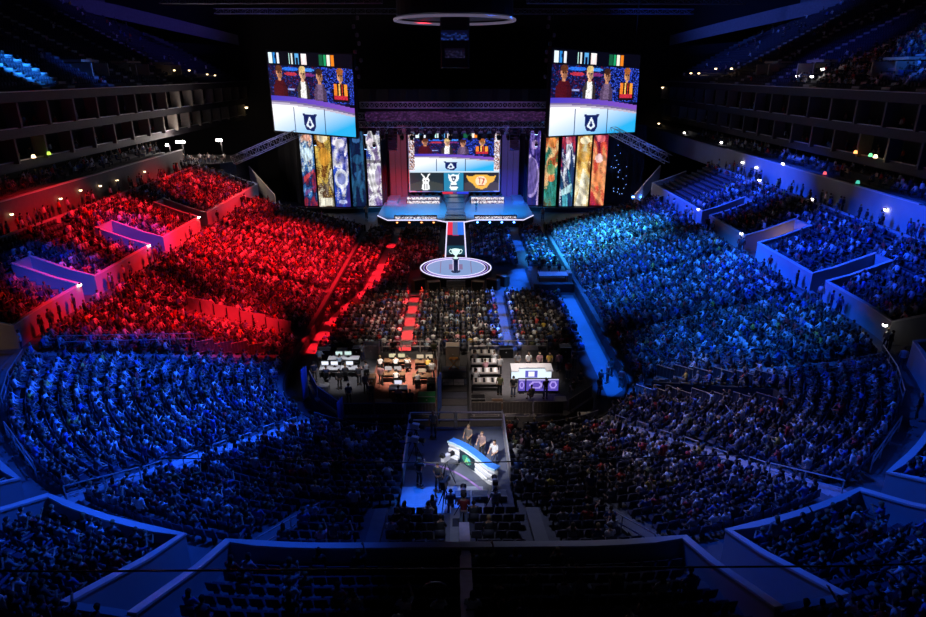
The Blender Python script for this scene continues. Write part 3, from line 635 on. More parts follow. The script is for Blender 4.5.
BAN = {-1: [(-27.6, -25.3, [(150, 70, 40), (235, 205, 190), (40, 90, 150), (215, 235, 245), (60, 120, 190), (30, 40, 90), (150, 40, 60), (70, 40, 100)], [('ell', .55, .08, .3, .05, (230, 150, 110)), ('ell', .5, .30, .42, .09, (215, 240, 250)), ('rect', 0, .45, 1, .47, (20, 20, 50)), ('poly', [(.1, .6), (.9, .5), (.9, .54), (.1, .68)], (210, 70, 70)), ('poly', [(.1, .8), (.9, .72), (.9, .75), (.1, .86)], (120, 60, 120))]),
            (-24.8, -22.1, [(70, 40, 20), (200, 140, 60), (110, 60, 25), (225, 190, 90), (90, 60, 40), (230, 220, 190), (170, 160, 150), (245, 240, 220)], [('ell', .5, .08, .35, .06, (240, 225, 190)), ('ell', .55, .33, .4, .12, (214, 150, 50)), ('poly', [(.2, .6), (.55, .7), (.9, .58), (.6, .86)], (90, 80, 80)), ('rect', .1, .88, .9, .99, (240, 238, 220))]),
            (-21.8, -19.1, [(60, 70, 170), (235, 230, 245), (40, 60, 160), (150, 150, 220), (240, 240, 250), (40, 80, 200), (60, 50, 140)], [('ell', .5, .15, .35, .06, (240, 235, 240)), ('ell', .5, .62, .45, .13, (235, 240, 250)), ('ell', .5, .62, .28, .08, (30, 60, 170)), ('ell', .5, .93, .3, .03, (200, 210, 250))]),
            (-18.7, -16.3, [(8, 14, 40), (14, 40, 80), (10, 20, 60), (40, 90, 130), (12, 24, 60), (20, 30, 70)], [('ell', .5, .1, .3, .05, (60, 110, 170)), ('ell', .5, .36, .35, .06, (30, 80, 120)), ('poly', [(.2, .55), (.8, .5), (.6, .7)], (40, 90, 140))]),
            (-15.9, -13.4, [(40, 70, 180), (220, 235, 250), (30, 60, 170), (250, 250, 250), (120, 100, 150), (240, 240, 245), (150, 130, 190), (90, 60, 150)], [('ell', .4, .15, .35, .05, (235, 225, 230)), ('rect', 0, .38, 1, .42, (40, 20, 40)), ('ell', .45, .62, .4, .2, (250, 250, 252)), ('ell', .75, .6, .22, .12, (110, 90, 150))])],
       1: [(13.2, 15.2, [(50, 30, 110), (130, 110, 200), (40, 30, 100), (80, 60, 160), (200, 180, 230), (60, 40, 120), (30, 30, 110)], [('ell', .5, .18, .3, .06, (190, 160, 220)), ('ell', .3, .62, .7, .27, (170, 150, 210)), ('ell', .2, .60, .66, .25, (50, 36, 120))]),
           (16.1, 18.3, [(210, 110, 50), (240, 180, 90), (60, 110, 60), (200, 90, 50), (240, 200, 140), (40, 120, 100), (60, 160, 150), (90, 90, 60)], [('ell', .5, .14, .35, .07, (240, 140, 70)), ('ell', .5, .5, .35, .07, (60, 150, 100)), ('ell', .55, .62, .3, .05, (240, 120, 60))]),
           (18.9, 21.3, [(20, 24, 70), (180, 50, 70), (30, 40, 100), (235, 240, 250), (40, 60, 110), (30, 70, 110), (90, 190, 210)], [('ell', .5, .12, .3, .05, (200, 60, 80)), ('poly', [(.3, .3), (.7, .22), (.6, .5), (.4, .46)], (235, 235, 245)), ('poly', [(.1, .78), (.9, .68), (.9, .8), (.1, .86)], (200, 240, 245))]),
           (21.7, 24.2, [(200, 150, 50), (250, 230, 160), (180, 110, 40), (240, 200, 110), (250, 240, 200), (220, 190, 120), (250, 245, 225)], [('ell', .5, .12, .35, .05, (255, 245, 210)), ('ell', .5, .33, .4, .07, (210, 150, 40)), ('poly', [(.5, .45), (.9, .98), (.1, .98)], (250, 246, 225))]),
           (24.7, 27.2, [(170, 30, 60), (240, 130, 120), (120, 20, 60), (230, 80, 60), (250, 170, 110), (200, 50, 60), (130, 30, 80)], [('ell', .5, .1, .3, .05, (240, 120, 130)), ('ell', .45, .36, .28, .06, (250, 220, 220)), ('poly', [(.1, .6), (.5, .5), (.9, .7), (.3, .74)], (245, 150, 90))])]}
for s in (-1, 1):
    nm = 'left' if s < 0 else 'right'
    for k, (x0, x1, pal, sh) in enumerate(BAN[s]):
        cx = (x0 + x1) / 2; tdesc = {-1: ['white and rust', 'gold and cream', 'white and royal blue', 'dark navy', 'white and violet'], 1: ['violet', 'orange and green', 'navy and white', 'yellow and cream', 'red and pink']}[s][k]
        y = 115.6 - 1.3 * (1 - ((abs(cx) - 20.5) / 7) ** 2)
        e = empty('artwork_banner', (cx, y, 0), 'tall %s artwork banner in the %s banner row' % (tdesc, nm), 'banner', 'artwork banners beside the stage', -.05 * (abs(cx) - 20.5) / 3 * s)
        hw = (x1 - x0) / 2; cs = [(-hw, 0, 14.2), (hw, 0, 14.2), (hw, 0, .95), (-hw, 0, .95)]
        led('picture', flow(40 + k + 10 * s, pal, shapes=sh), cs, e); slab('cabinet', cs, .35, M_BLACK, e, .08)
    e = empty('banner_riser', (0, 0, 0), 'dark curved plinth under the %s banner row' % nm, 'riser')
    pts = [(s * (12.9 + i), 114.9 - 1.5 * (1 - ((12.9 + i - 20.5) / 8) ** 2)) for i in range(17)]
    ob('body', MB().prism(pts + [(s * 29, 117.2), (s * 12.9, 117.2)], 0, .8), M_BLACK, e); ob('edge', MB().tube([(x, y, .82) for x, y in pts], .05, 4), mat('dull_edge', (.3, .26, .24), .5), e)
    ob('banner_drape', MB().wall([(s * (12.6 + i * .4), 117.0 + .12 * math.sin(i * 1.7)) for i in range(43)], .8, 16, .06), M_CLOTH, label='black drape behind the %s banner row' % nm, cat='drape')

# --- trusses
def truss(pts, w=.5, name='lattice_truss', label='', group=None, n=None, m=None):
    """square lattice truss along a straight line: four chords and lacing"""
    a, b = Vector(pts[0]), Vector(pts[1]); L = (b - a).length; t = (b - a) / L
    u = t.cross(Vector((0, 0, 1))).normalized(); v = u.cross(t); n = n or max(3, int(L / w / 1.1))
    e = empty(name, a, label, 'truss', group)
    cor = [(u * i + v * j) * w / 2 for i, j in ((-1,-1), (1,-1), (1,1), (-1,1))]
    for c in cor: ob('chord', MB().tube([c, c + t * L], .05, 4), m or M_TRUSS, e)
    mb = MB()
    for i in range(n):
        p, q = t * L * i / n, t * L * (i + 1) / n
        for j in range(4):
            c0, c1 = cor[j], cor[(j + 1) % 4]
            mb.tube([p + (c0 if i % 2 else c1), q + (c1 if i % 2 else c0)], .03, 3); mb.tube([p + c0, p + c1], .03, 3)
    ob('lacing', mb, m or M_TRUSS, e); return e
truss([(-34.2, 99.2, 11.2), (-24.6, 106.2, 15.2)], 1.2, label='sloping lattice truss below the left hanging screen', n=12)
truss([(25.6, 106.2, 15.0), (32.4, 97.2, 11.5)], 1.2, label='sloping lattice truss below the right hanging screen', n=12)
for k, (z, y, hw, lab) in enumerate(((18.9, 108, 15.5, 'uppermost'), (17.3, 106.5, 15.8, 'second'), (15.9, 107.5, 15.8, 'third'), (14.6, 112, 13.5, 'lowest'))):
    truss([(-hw, y, z), (hw, y, z)], .9, label='%s long horizontal lattice truss over the stage' % lab, group='trusses over the stage', n=40)
e = empty('led_header', (0, 106.0, 0), 'dim violet pixel header band hung between the stage trusses', 'screen')
pc = Pic(120, 12, (30, 14, 40)); pc.speck(pc.y > -1, [(70, 36, 84), (50, 26, 70), (96, 56, 110), (24, 14, 40)], .75, 5)
cs = [(-14.5, 0, 18.0), (14.5, 0, 18.0), (14.5, 0, 16.5), (-14.5, 0, 16.5)]
led('picture', pc, cs, e, attr_mat('led_dim', emit=.5)); slab('cabinet', cs, .3, M_BLACK, e, .05)
# moving-head lights under the trusses
LASTMH = []
mh_base = MB().box((0, 0, -.1), (.5, .5, .2)); mh_yoke = MB().box((-.28, 0, -.42), (.08, .2, .5)).box((.28, 0, -.42), (.08, .2, .5))
mh_head = MB().lathe([(.1, -.95), (.24, -.9), (.26, -.5), (.18, -.3), (.05, -.25)], n=10); mh_lens = MB().lathe([(.2, -.97), (.2, -.94)], n=10)
MH = [x.mesh(n, m) for x, n, m in ((mh_base, 'light_base', M_BLACK), (mh_yoke, 'yoke', M_BLACK), (mh_head, 'head', M_BLACK), (mh_lens, 'lens', M_GLASS))]
EL = mh_lens.mesh('lens_lit', emat('lens_lit', (.25, .45, 1), 7))
def moving_head(loc, label, lit=False, sc=1.0):
    e = empty('moving_head_light', loc, label, 'stage light', 'moving lights under the stage trusses'); e.scale = (sc,) * 3
    LASTMH[:] = [e]
    for n, me in zip(('light_base', 'yoke', 'head', 'lens'), MH[:3] + [EL if lit else MH[3]]): link(n, me, e)
for k, (z, y, hw, cnt) in enumerate(((15.45, 107.5, 14.8, 22), (14.15, 112, 12.5, 16))):
    for i in range(cnt):
        x = -hw + 2 * hw * i / (cnt - 1)
        moving_head((x, y, z), 'dark moving stage light hanging from the %s stage truss' % ('third' if k == 0 else 'lowest'), lit=(abs(x) > 12.3 and k == 0 and i % 2 == 0), sc=1.25)
for i, (x, y, z) in enumerate(((-13.9, 111, 12.7), (-15.4, 111, 12.4), (-24.3, 112.5, 12.9), (13.9, 111, 12.8))):
    moving_head((x, y, z), ['lit blue stage light over the white and violet banner', 'lit blue stage light over the dark navy banner', 'lit blue stage light over the white and royal blue banner', 'lit blue stage light over the violet banner'][i], True, .9)
    ob('hanging_pole', MB().tube([(0, 0, 0), (0, 0, (16.2 - z) / .9)], .04, 5), M_BLACK, LASTMH[0])
# line-array speakers
for s in (-1, 1):
    e = empty('line_array', (s * 10.2 - .3, 109.6, 16.2), 'black curved line-array speaker column %s of the main video wall' % ('left' if s < 0 else 'right'), 'speaker', 'line arrays')
    for k in range(9): ob('speaker_box', MB().box((0, -.02 * k * k, -.3 - .5 * k), (1.5, .9, .46), rx=-.03 * k), M_BLACK, e)
    ob('bumper', MB().box((0, 0, 0), (1.6, 1, .12)), M_BLACK, e)
# rig column of chain motors above the left side, raised scoreboard with ring
for s in (-1, 1):
    e = empty('chain_motor_column', (s * 14.2, 101, 22), 'column of chain motors and cable loops above the stage, %s side' % ('left' if s < 0 else 'right'), 'rigging', 'chain motor columns')
    ob('cable', MB().tube([(0, 0, 0), (.3 * s, 0, 8), (0, 0, 20)], .06, 5), M_BLACK, e)
    for k in range(8): ob('motor', MB().lathe([(.1, 0), (.24, .08), (.24, .5), (.1, .6)], (random.uniform(-.7, .7), 0, 1 + k * 1.15), 8), mat('motor_grey', (.12, .12, .16), .5), e)
e = empty('raised_scoreboard', (0, 76, 0), 'raised dark scoreboard with pale ring hanging under the ceiling', 'scoreboard')
ob('ring', MB().tube([(6.6 * math.cos(q), 6.6 * math.sin(q), 29.3) for q in (2 * math.pi * i / 40 for i in range(40))], .16, 6, closed=True), emat('ring_dull', (.30, .26, .42), .28), e)
ob('drum', MB().lathe([(6.4, 0), (6.4, 3.5)], (0, 0, 29.6), 40), M_BLACK, e)
ob('column', MB().bbox((0, 0, 27.0), (3.2, 3.2, 5.2), .2), M_BLACK, e)
pc = Pic(14, 8, (10, 14, 46)); pc.speck(pc.y > .2, [(40, 70, 150), (24, 40, 110)], .5, 2)
led('ticker', pc, [(-1.5, -1.65, 28.2), (1.5, -1.65, 28.2), (1.5, -1.65, 27.2), (-1.5, -1.65, 27.2)], e, MATS['led_dim'])
pc = Pic(14, 8, (14, 12, 30)); pc.speck((pc.y > .2), [(50, 46, 80), (30, 30, 60)], .5, 3)
led('dim_panel', pc, [(-1.1, -1.65, 26.4), (1.1, -1.65, 26.4), (1.1, -1.65, 25.4), (-1.1, -1.65, 25.4)], e, MATS['led_dim'])
for s in (-1, 1): ob('hanger', MB().tube([(s * 5, 0, 33), (s * 5, 0, 43)], .1, 5), M_BLACK, e)
for s in (-1, 1):
    for k, (y, z) in enumerate(((96, 33.2), (118, 33.6), (70, 33.0))):
        truss([(s * 10, y, z), (s * 42, y + 4, z + .3)], .8, name='roof_truss', label='dark roof truss under the ceiling, %s side, %s' % ('left' if s < 0 else 'right', ('over the screen', 'behind the screen', 'nearest')[k]), n=24, m=mat('dark_truss', (.14, .14, .2), .5, .4))

# --- side features near the stage: band platform, beige ramps, light clusters
e = empty('band_platform', (-41.5, 110.2, 0), 'dark round-fronted platform at the far end of the left stand', 'platform')
pl = [(-7, 8), (-7, -4), (-4.5, -6.6), (0, -7.6), (3.6, -6.6), (5.2, -4), (5.2, 8)]
ob('body', MB().prism(pl, 0, 9.8), M_BLACK, e); ob('rim', MB().wall([(x, y - .05) for x, y in pl[1:6]], 9.8, 10.2, .12), M_BLACK, e)
for s, lab in ((-1, 'left'), (1, 'right')):
    e = empty('tunnel_screen', (s * 32.6, 107, 0), 'beige slanted side panel beside the stage on the %s' % lab, 'panel')
    ob('slanted_board', MB().add([(s*3.5, 5, 8.6), (s*-1.2, -1.5, 6.2), (s*-2.8, -3.0, 5.0), (s*-2.8, -3.0, 2.4), (s*-1.2, -1.5, 3.4), (s*3.5, 5, 6.4)] + [(s*3.5, 5.4, 8.6), (s*-1.2, -1.1, 6.2), (s*-2.8, -2.6, 5.0), (s*-2.8, -2.6, 2.4), (s*-1.2, -1.1, 3.4), (s*3.5, 5.4, 6.4)],
       [(0,1,4,5), (1,2,3,4), (6,11,10,7), (7,10,9,8), (0,6,7,1), (1,7,8,2), (2,8,9,3), (3,9,10,4), (4,10,11,5), (5,11,6,0)]), M_GOLD, e)
    ob('support', MB().box((0, 2, 2.2), (.3, .3, 4.4)).box((-s * 2.4, -2.4, 1.3), (.3, .3, 2.6)), M_BLACK, e)
print('stage done')
#==PART3==
# ------------------------------------------------------------------ people
def ring_loft(rings, n):
    """rings: (x, y, z, rx, ry) stacked; closed ends"""
    vs = []; fs = []
    for x, y, z, rx, ry in rings: vs += [(x + rx * math.cos(2*math.pi*j/n), y + ry * math.sin(2*math.pi*j/n), z) for j in range(n)]
    for i in range(len(rings) - 1):
        for j in range(n): fs.append((i*n+j, i*n+(j+1)%n, (i+1)*n+(j+1)%n, (i+1)*n+j))
    fs += [tuple(reversed(range(n))), tuple(range((len(rings)-1)*n, len(rings)*n))]
    return vs, fs
def pose(kind):
    """joints for one figure facing +Y, feet on z = 0"""
    if kind.startswith('sit'):
        lean = {'sit_lap': 0, 'sit_forward': .16, 'sit_clap': .04, 'sit_phone': -.02}[kind]
        J = dict(pel=(0, 0, .52), wai=(0, -.03 + lean * .35, .72), che=(0, -.03 + lean * .8, .92), nec=(0, .0 + lean * 1.15, 1.13), hd=(0, .035 + lean * 1.3, 1.27))
        J['leg'] = [[(s * .09, .02, .51), (s * .13, .44, .51), (s * .14, .42, .10), (s * .15, .46, .05), (s * .16, .60, .035)] for s in (-1, 1)]
        sy = J['che'][1]
        if kind == 'sit_lap': arm = [[(s * .17, sy, 1.06), (s * .25, .06, .82), (s * .15, .28, .62)] for s in (-1, 1)]
        elif kind == 'sit_forward': arm = [[(s * .17, sy, 1.05), (s * .25, .24, .78), (s * .08, .44, .64)] for s in (-1, 1)]
        elif kind == 'sit_clap': arm = [[(s * .17, sy, 1.06), (s * .27, .12, .88), (s * .05, .34, 1.0)] for s in (-1, 1)]
        else: arm = [[(-.17, sy, 1.06), (-.26, .08, .82), (-.14, .28, .64)], [(.17, sy, 1.06), (.24, .22, .98), (.14, .40, 1.24)]]
    else:
        J = dict(pel=(0, 0, .95), wai=(0, -.01, 1.14), che=(0, -.01, 1.33), nec=(0, .0, 1.52), hd=(0, .03, 1.66))
        J['leg'] = [[(s * .09, 0, .93), (s * .11, .03, .50), (s * .12, -.02, .10), (s * .125, .02, .05), (s * .15, .16, .035)] for s in (-1, 1)]
        if kind == 'stand_rest': arm = [[(s * .18, 0, 1.45), (s * .24, -.02, 1.16), (s * .24, .10, .92)] for s in (-1, 1)]
        elif kind == 'stand_desk': arm = [[(s * .18, 0, 1.45), (s * .25, .06, 1.18), (s * .17, .32, 1.12)] for s in (-1, 1)]
        else: arm = [[(-.18, 0, 1.45), (-.24, -.02, 1.16), (-.23, .12, .94)], [(.18, 0, 1.45), (.28, .14, 1.30), (.12, .34, 1.46)]]
    J['arm'] = arm; J['kind'] = kind; return J
def torso_rings(J):
    a, b, c, d, h = J['pel'], J['wai'], J['che'], J['nec'], J['hd']
    sit = J['kind'].startswith('sit')
    t = [(a[0], a[1], a[2] - .09, .10, .09), (*a, .165, .125), (*b, .145, .105), (*c, .175, .12), (c[0], (c[1]+d[1])/2, c[2] + .14, .185, .105), (d[0], d[1], d[2] - .03, .085, .07)]
    hd = [(d[0], d[1], d[2] - .03, .07, .065), (d[0], d[1] + .005, d[2] + .03, .055, .06), (h[0], h[1] - .005, h[2] - .08, .055, .072), (h[0], h[1] + .005, h[2] - .05, .068, .085), (h[0], h[1], h[2] + .01, .077, .098), (h[0], h[1] - .01, h[2] + .07, .07, .09), (h[0], h[1] - .015, h[2] + .115, .03, .04)]
    return t, hd
KD = __import__('mathutils').kdtree
def hi_person(kind):
    J = pose(kind); parts = []
    t, hd = torso_rings(J)
    parts.append(('shirt', *ring_loft(t[1:], 14))); parts.append(('trousers', *ring_loft([t[0], t[1], (t[2][0], t[2][1] * .5 + t[1][1] * .5, t[1][2] + .07, .157, .12)], 14))); parts.append(('skin', *ring_loft(hd, 14)))
    h = J['hd']
    def tb(lab, pts, r, n=9): m = MB().tube(pts, r, n); parts.append((lab, m.v, m.f))
    tb('skin', [(h[0], h[1] + .085, h[2] + .035), (h[0], h[1] + .118, h[2] - .012), (h[0], h[1] + .09, h[2] - .03)], [.008, .017, .012], 6)          # nose
    for s in (-1, 1): tb('skin', [(h[0] + s * .07, h[1] - .01, h[2] + .03), (h[0] + s * .09, h[1] - .02, h[2] + .01), (h[0] + s * .07, h[1] - .01, h[2] - .035)], [.014, .018, .012], 6)   # ears
    for L in J['leg']:
        tb('trousers', L[:3], [.088, .062, .046]); tb('shoe', L[2:], [.043, .05, .036])
    for A in J['arm']:
        sh, el, wr = (Vector(p) for p in A)
        tb('shirt', [sh + Vector((-.02 if sh.x > 0 else .02, 0, .01)), sh, el], [.06, .058, .046]); tb('skin', [el, el.lerp(wr, .4), wr], [.045, .042, .030])
        f = (wr - el).normalized(); sd = f.cross(Vector((0, 0, 1))).normalized(); up = sd.cross(f); inn = -1 if sh.x > 0 else 1
        tb('skin', [wr - f * .01, wr + f * .05, wr + f * .085], [.030, .038, .034], 8)
        for i, (o, ln) in enumerate(((-.030, .068), (-.010, .08), (.011, .074), (.031, .056))):
            b0 = wr + f * .075 + sd * o; tb('skin', [b0, b0 + f * ln * .55 - up * .012, b0 + f * ln * .85 - up * .04], [.0105, .0098, .0085], 6)
        b0 = wr + f * .03 + sd * inn * sd.x / (abs(sd.x) + 1e-6) * .03; q = sd * inn * sd.x / (abs(sd.x) + 1e-6)
        tb('skin', [b0, b0 + f * .03 + q * .03, b0 + f * .065 + q * .035], [.013, .012, .010], 6)
    mb = MB(); labs = []
    for lab, vs, fs in parts: mb.add(vs, fs); labs += [lab] * len(vs)
    # dense labelled cloud for classifying the fused surface
    cloud = []; 
    for lab, vs, fs in parts:
        V = [Vector(v) for v in vs]
        for f in fs:
            if len(f) == 4:
                for a in (.0, .25, .5, .75):
                    for b in (.25, .75): cloud.append((lab, (V[f[0]] * (1-a) + V[f[3]] * a) * (1-b) + (V[f[1]] * (1-a) + V[f[2]] * a) * b))
    kd = KD.KDTree(len(cloud))
    for i, (l, p) in enumerate(cloud): kd.insert(p, i)
    kd.balance()
    me = mb.mesh('raw', A_INFO); o = bpy.data.objects.new('raw', me); C.objects.link(o)
    m = o.modifiers.new('r', 'REMESH'); m.mode = 'VOXEL'; m.voxel_size = .013
    m = o.modifiers.new('s', 'SMOOTH'); m.iterations = 3; m.factor = .4
    m = o.modifiers.new('d', 'DECIMATE'); m.ratio = .16
    dg = bpy.context.evaluated_depsgraph_get(); ev = bpy.data.meshes.new_from_object(o.evaluated_get(dg)); bpy.data.objects.remove(o); 
    n = len(ev.vertices); co = np.empty(n * 3); ev.vertices.foreach_get('co', co); co = co.reshape(-1, 3); no = np.empty(n * 3); ev.vertex_normals.foreach_get('vector', no) ; no = no.reshape(-1, 3)
    lab = [cloud[kd.find(c)[1]][0] for c in co]
    faces = [tuple(p.vertices) for p in ev.polygons]
    def sub(name, sel, off):
        use = sorted({i for f in faces if all(sel[i] for i in f) for i in f}); ix = {v: k for k, v in enumerate(use)}
        me = bpy.data.meshes.new(name); me.from_pydata([tuple(co[i] + no[i] * off) for i in use], [], [tuple(ix[i] for i in f) for f in faces if all(sel[i] for i in f)])
        me.materials.append(A_INFO); me.shade_smooth(); return me
    hc = np.array(J['hd']); rel = co - hc; ishead = np.array([l == 'skin' for l in lab]) & (rel[:, 2] > -.11) & (np.abs(rel[:, 0]) < .11) & (np.abs(rel[:, 1]) < .14)
    hair = ishead & ((rel[:, 2] > .055 + np.clip(rel[:, 1], 0, 1) * .25) | ((rel[:, 1] < -.015) & (rel[:, 2] > -.05)))
    out = dict(shirt=sub('shirt', [l == 'shirt' for l in lab], .012), trousers=sub('trousers', [l == 'trousers' for l in lab], .011), shoe_l=sub('shoe', [l == 'shoe' and c[0] < 0 for l, c in zip(lab, co)], .008), shoe_r=sub('shoe', [l == 'shoe' and c[0] > 0 for l, c in zip(lab, co)], .008), hair=sub('hair', list(hair), .016))
    lh = MB(); hr = ring_loft([(h[0], h[1] - .06, h[2] - .25, .07, .025), (h[0], h[1] - .07, h[2] - .12, .088, .045), (h[0], h[1] - .04, h[2] + .0, .092, .075), (h[0], h[1] - .022, h[2] + .07, .088, .088), (h[0], h[1] - .02, h[2] + .125, .04, .05)], 12)
    lh.add(*hr); out['hair_long'] = lh.mesh('hair', A_INFO, True)
    # body: the fused surface plus eyes and mouth
    b = MB(); b.v = [tuple(c) for c in co]; b.f = faces; b.m = [0] * len(faces)
    for s in (-1, 1):
        vs, fs = ring_loft([(h[0] + s * .03, h[1] + .088, h[2] + .012, .004, .004), (h[0] + s * .03, h[1] + .09, h[2] + .02, .011, .009), (h[0] + s * .03, h[1] + .088, h[2] + .028, .004, .004)], 6); b.add(vs, fs, 1)
    vs, fs = ring_loft([(h[0], h[1] + .083, h[2] - .056, .012, .006), (h[0], h[1] + .086, h[2] - .050, .022, .009), (h[0], h[1] + .084, h[2] - .045, .01, .006)], 6); b.add(vs, fs, 2)
    out['body'] = b.mesh('body', [A_INFO, mat('eye_dark', (.02, .015, .012), .3), mat('lips', (.3, .09, .08), .6)], True)
    return out
POSES = ['sit_lap', 'sit_forward', 'sit_clap', 'sit_phone', 'stand_rest', 'stand_desk', 'stand_point']
HI = {k: hi_person(k) for k in POSES}
SKINS = [(.50, .30, .21), (.60, .38, .28), (.42, .24, .15), (.28, .15, .09), (.62, .43, .33)]
HAIRS = [(.012, .01, .009), (.02, .013, .01), (.05, .028, .015), (.10, .06, .03), (.3, .2, .09)]
SHIRTS = [('black', (.025, .025, .03), 24), ('dark grey', (.08, .08, .09), 16), ('grey', (.28, .28, .30), 12), ('white', (.78, .78, .78), 18), ('red', (.52, .05, .045), 7), ('blue', (.08, .16, .48), 8), ('navy', (.03, .045, .14), 8), ('olive', (.15, .16, .07), 2), ('yellow', (.70, .50, .08), 1), ('pale blue', (.45, .58, .72), 6), ('pink', (.65, .33, .38), 2)]
_sw = np.array([s[2] for s in SHIRTS], float); _sw /= _sw.sum()
TROUS = [(.02, .02, .025), (.04, .05, .10), (.05, .07, .16), (.10, .09, .08)]
def person(loc, rz, kind, shirt=None, label='', group=None, long_hair=False, skin=None, hair=None, trous=None, scale=1.0, cat='person'):
    e = empty('person', loc, label, cat, group, rz); e.scale = (scale,) * 3
    h = HI[kind]; sc = shirt or SHIRTS[rng.choice(len(SHIRTS), p=_sw)][1]
    for nm, key, c in (('body', 'body', skin or random.choice(SKINS)), ('shirt', 'shirt', sc), ('trousers', 'trousers', trous or random.choice(TROUS)), ('shoe', 'shoe_l', (.03, .03, .03)), ('shoe', 'shoe_r', (.03, .03, .03)), ('hair', 'hair_long' if long_hair else 'hair', hair or random.choice(HAIRS))):
        o = link(nm, h[key], e); o.color = (*c, 1)
    return e
# low-resolution figures for the crowd mass
def lo_person(kind):
    J = pose(kind); vs = []; tr = []; pt = []
    def add(v, f, p):
        b = len(vs); vs.extend(v); pt.extend([p] * len(v) if isinstance(p, int) else p)
        for q in f:
            for i in range(1, len(q) - 1): tr.append((b + q[0], b + q[i], b + q[i + 1]))
    t, hd = torso_rings(J)
    add(*ring_loft([t[1], t[3], t[4], t[5]], 6), 1)
    h = J['hd']; v, f = ring_loft([(h[0], h[1], h[2] - .13, .05, .055), (h[0], h[1], h[2] - .04, .075, .092), (h[0], h[1], h[2] + .05, .085, .105), (h[0], h[1] - .01, h[2] + .125, .04, .05)], 6)
    add(v, f, [0 if (p[1] > h[1] + .02 and p[2] < h[2] + .0) or p[2] < h[2] - .1 else 3 for p in v])
    for L in J['leg']: m = MB().tube(L[:3], [.085, .065, .05], 4); add(m.v, m.f, 2)
    for A in J['arm']:
        m = MB().tube(A, [.058, .048, .036], 4); add(m.v, m.f, [1] * 8 + [0] * 4)
    return np.array(vs), np.array(tr), np.array(pt)
LO = [lo_person(k) for k in ('sit_lap', 'sit_forward', 'sit_clap', 'sit_phone', 'stand_rest', 'stand_point')]

# ------------------------------------------------------------------ broadcast risers on the floor
def rail(pts, h=1.05, bars=2, posts=None, label='', group=None, m=None, name='guard_rail', r=.035, zs=None):
    """guard rail along plan points with heights; parts: bars and posts"""
    e = empty(name, pts[0], label, 'railing', group); o = Vector(pts[0]); q = [Vector(p) - o for p in pts]; m = m or M_STEEL
    for k in range(bars):
        z = h * (1 - k / max(1, bars) * .92)
        ob('bar', MB().tube([p + Vector((0, 0, z)) for p in q], r, 5), m, e)
    for a, b in zip(q, q[1:]):
        n = max(1, int((b - a).length / 1.6))
        for i in range(n): p = a.lerp(b, i / n); ob('post', MB().tube([p, p + Vector((0, 0, h))], r, 5), m, e)
    ob('post', MB().tube([q[-1], q[-1] + Vector((0, 0, h))], r, 5), m, e)
    return e
def barrier(a, b, h, label, group, m=None, bars=9, name='crowd_barrier'):
    """steel barrier panel: frame, thin upright bars, two feet"""
    m = m or mat('barrier_grey', (.30, .27, .25), .5, .3); a, b = Vector(a), Vector(b); e = empty(name, a, label, 'barrier', group); d = b - a
    up = Vector((0, 0, h)); ob('frame', MB().tube([(0, 0, .12), d + Vector((0, 0, .12)), d + up, up], .04, 5, closed=True), m, e)
    mb = MB().add([Vector((0, 0, .15)), d + Vector((0, 0, .15)), d + up * .97, up * .97], [(0, 1, 2, 3)]); 
    t = d.normalized(); nrm = Vector((-t.y, t.x, 0)) * .012
    ob('mesh_panel', MB().add([Vector((0, 0, .15)) - nrm, d + Vector((0, 0, .15)) - nrm, d + up * .97 - nrm, up * .97 - nrm, Vector((0, 0, .15)) + nrm, d + Vector((0, 0, .15)) + nrm, d + up * .97 + nrm, up * .97 + nrm], [(0,1,2,3), (7,6,5,4), (0,4,5,1), (1,5,6,2), (2,6,7,3), (3,7,4,0)]), mat('barrier_mesh', (.09, .08, .08), .6), e)
    for i in range(1, bars): ob('upright', MB().tube([d * i / bars + Vector((0, 0, .12)), d * i / bars + up], .018, 4), m, e)
    for q in (.08, .92): ob('foot', MB().box(d * q + Vector((0, 0, .05)), (.08, .5, .1), math.atan2(d.y, d.x)), m, e)
    return e
def desk(c, w, d, h, label, rz=0, top=None, body=None, group=None, mons=0, lit=None, facing=1):
    e = empty('work_desk', c, label, 'desk', group, rz)
    ob('desktop', MB().bbox((0, 0, h - .03), (w, d, .06), .015), top or M_WHITE, e)
    for sx in (-1, 1):
        for sy in (-1, 1): ob('leg', MB().box((sx * (w / 2 - .06), sy * (d / 2 - .06), (h - .06) / 2), (.06, .06, h - .06)), M_BLACK, e)
    ob('modesty_panel', MB().box((0, facing * (d / 2 - .05), h * .55), (w - .16, .03, h * .6)), body or M_BLACK, e)
    return e
def monitor(c, rz, label, w=.6, h=.36, pic=None, group=None):
    e = empty('monitor', c, label, 'monitor', group, rz)
    ob('stand', MB().box((0, 0, .01), (.24, .18, .02)).box((0, .02, .09), (.05, .04, .16)), M_BLACK, e); ob('casing', MB().bbox((0, .0, .16 + h / 2), (w, .05, h), .012), M_BLACK, e)
    pc = pic or Pic(6, 4, (150, 170, 200)); led('display', pc, [(-w/2+.02, -.03, .14 + h), (w/2-.02, -.03, .14 + h), (w/2-.02, -.03, .18), (-w/2+.02, -.03, .18)], e)
    return e
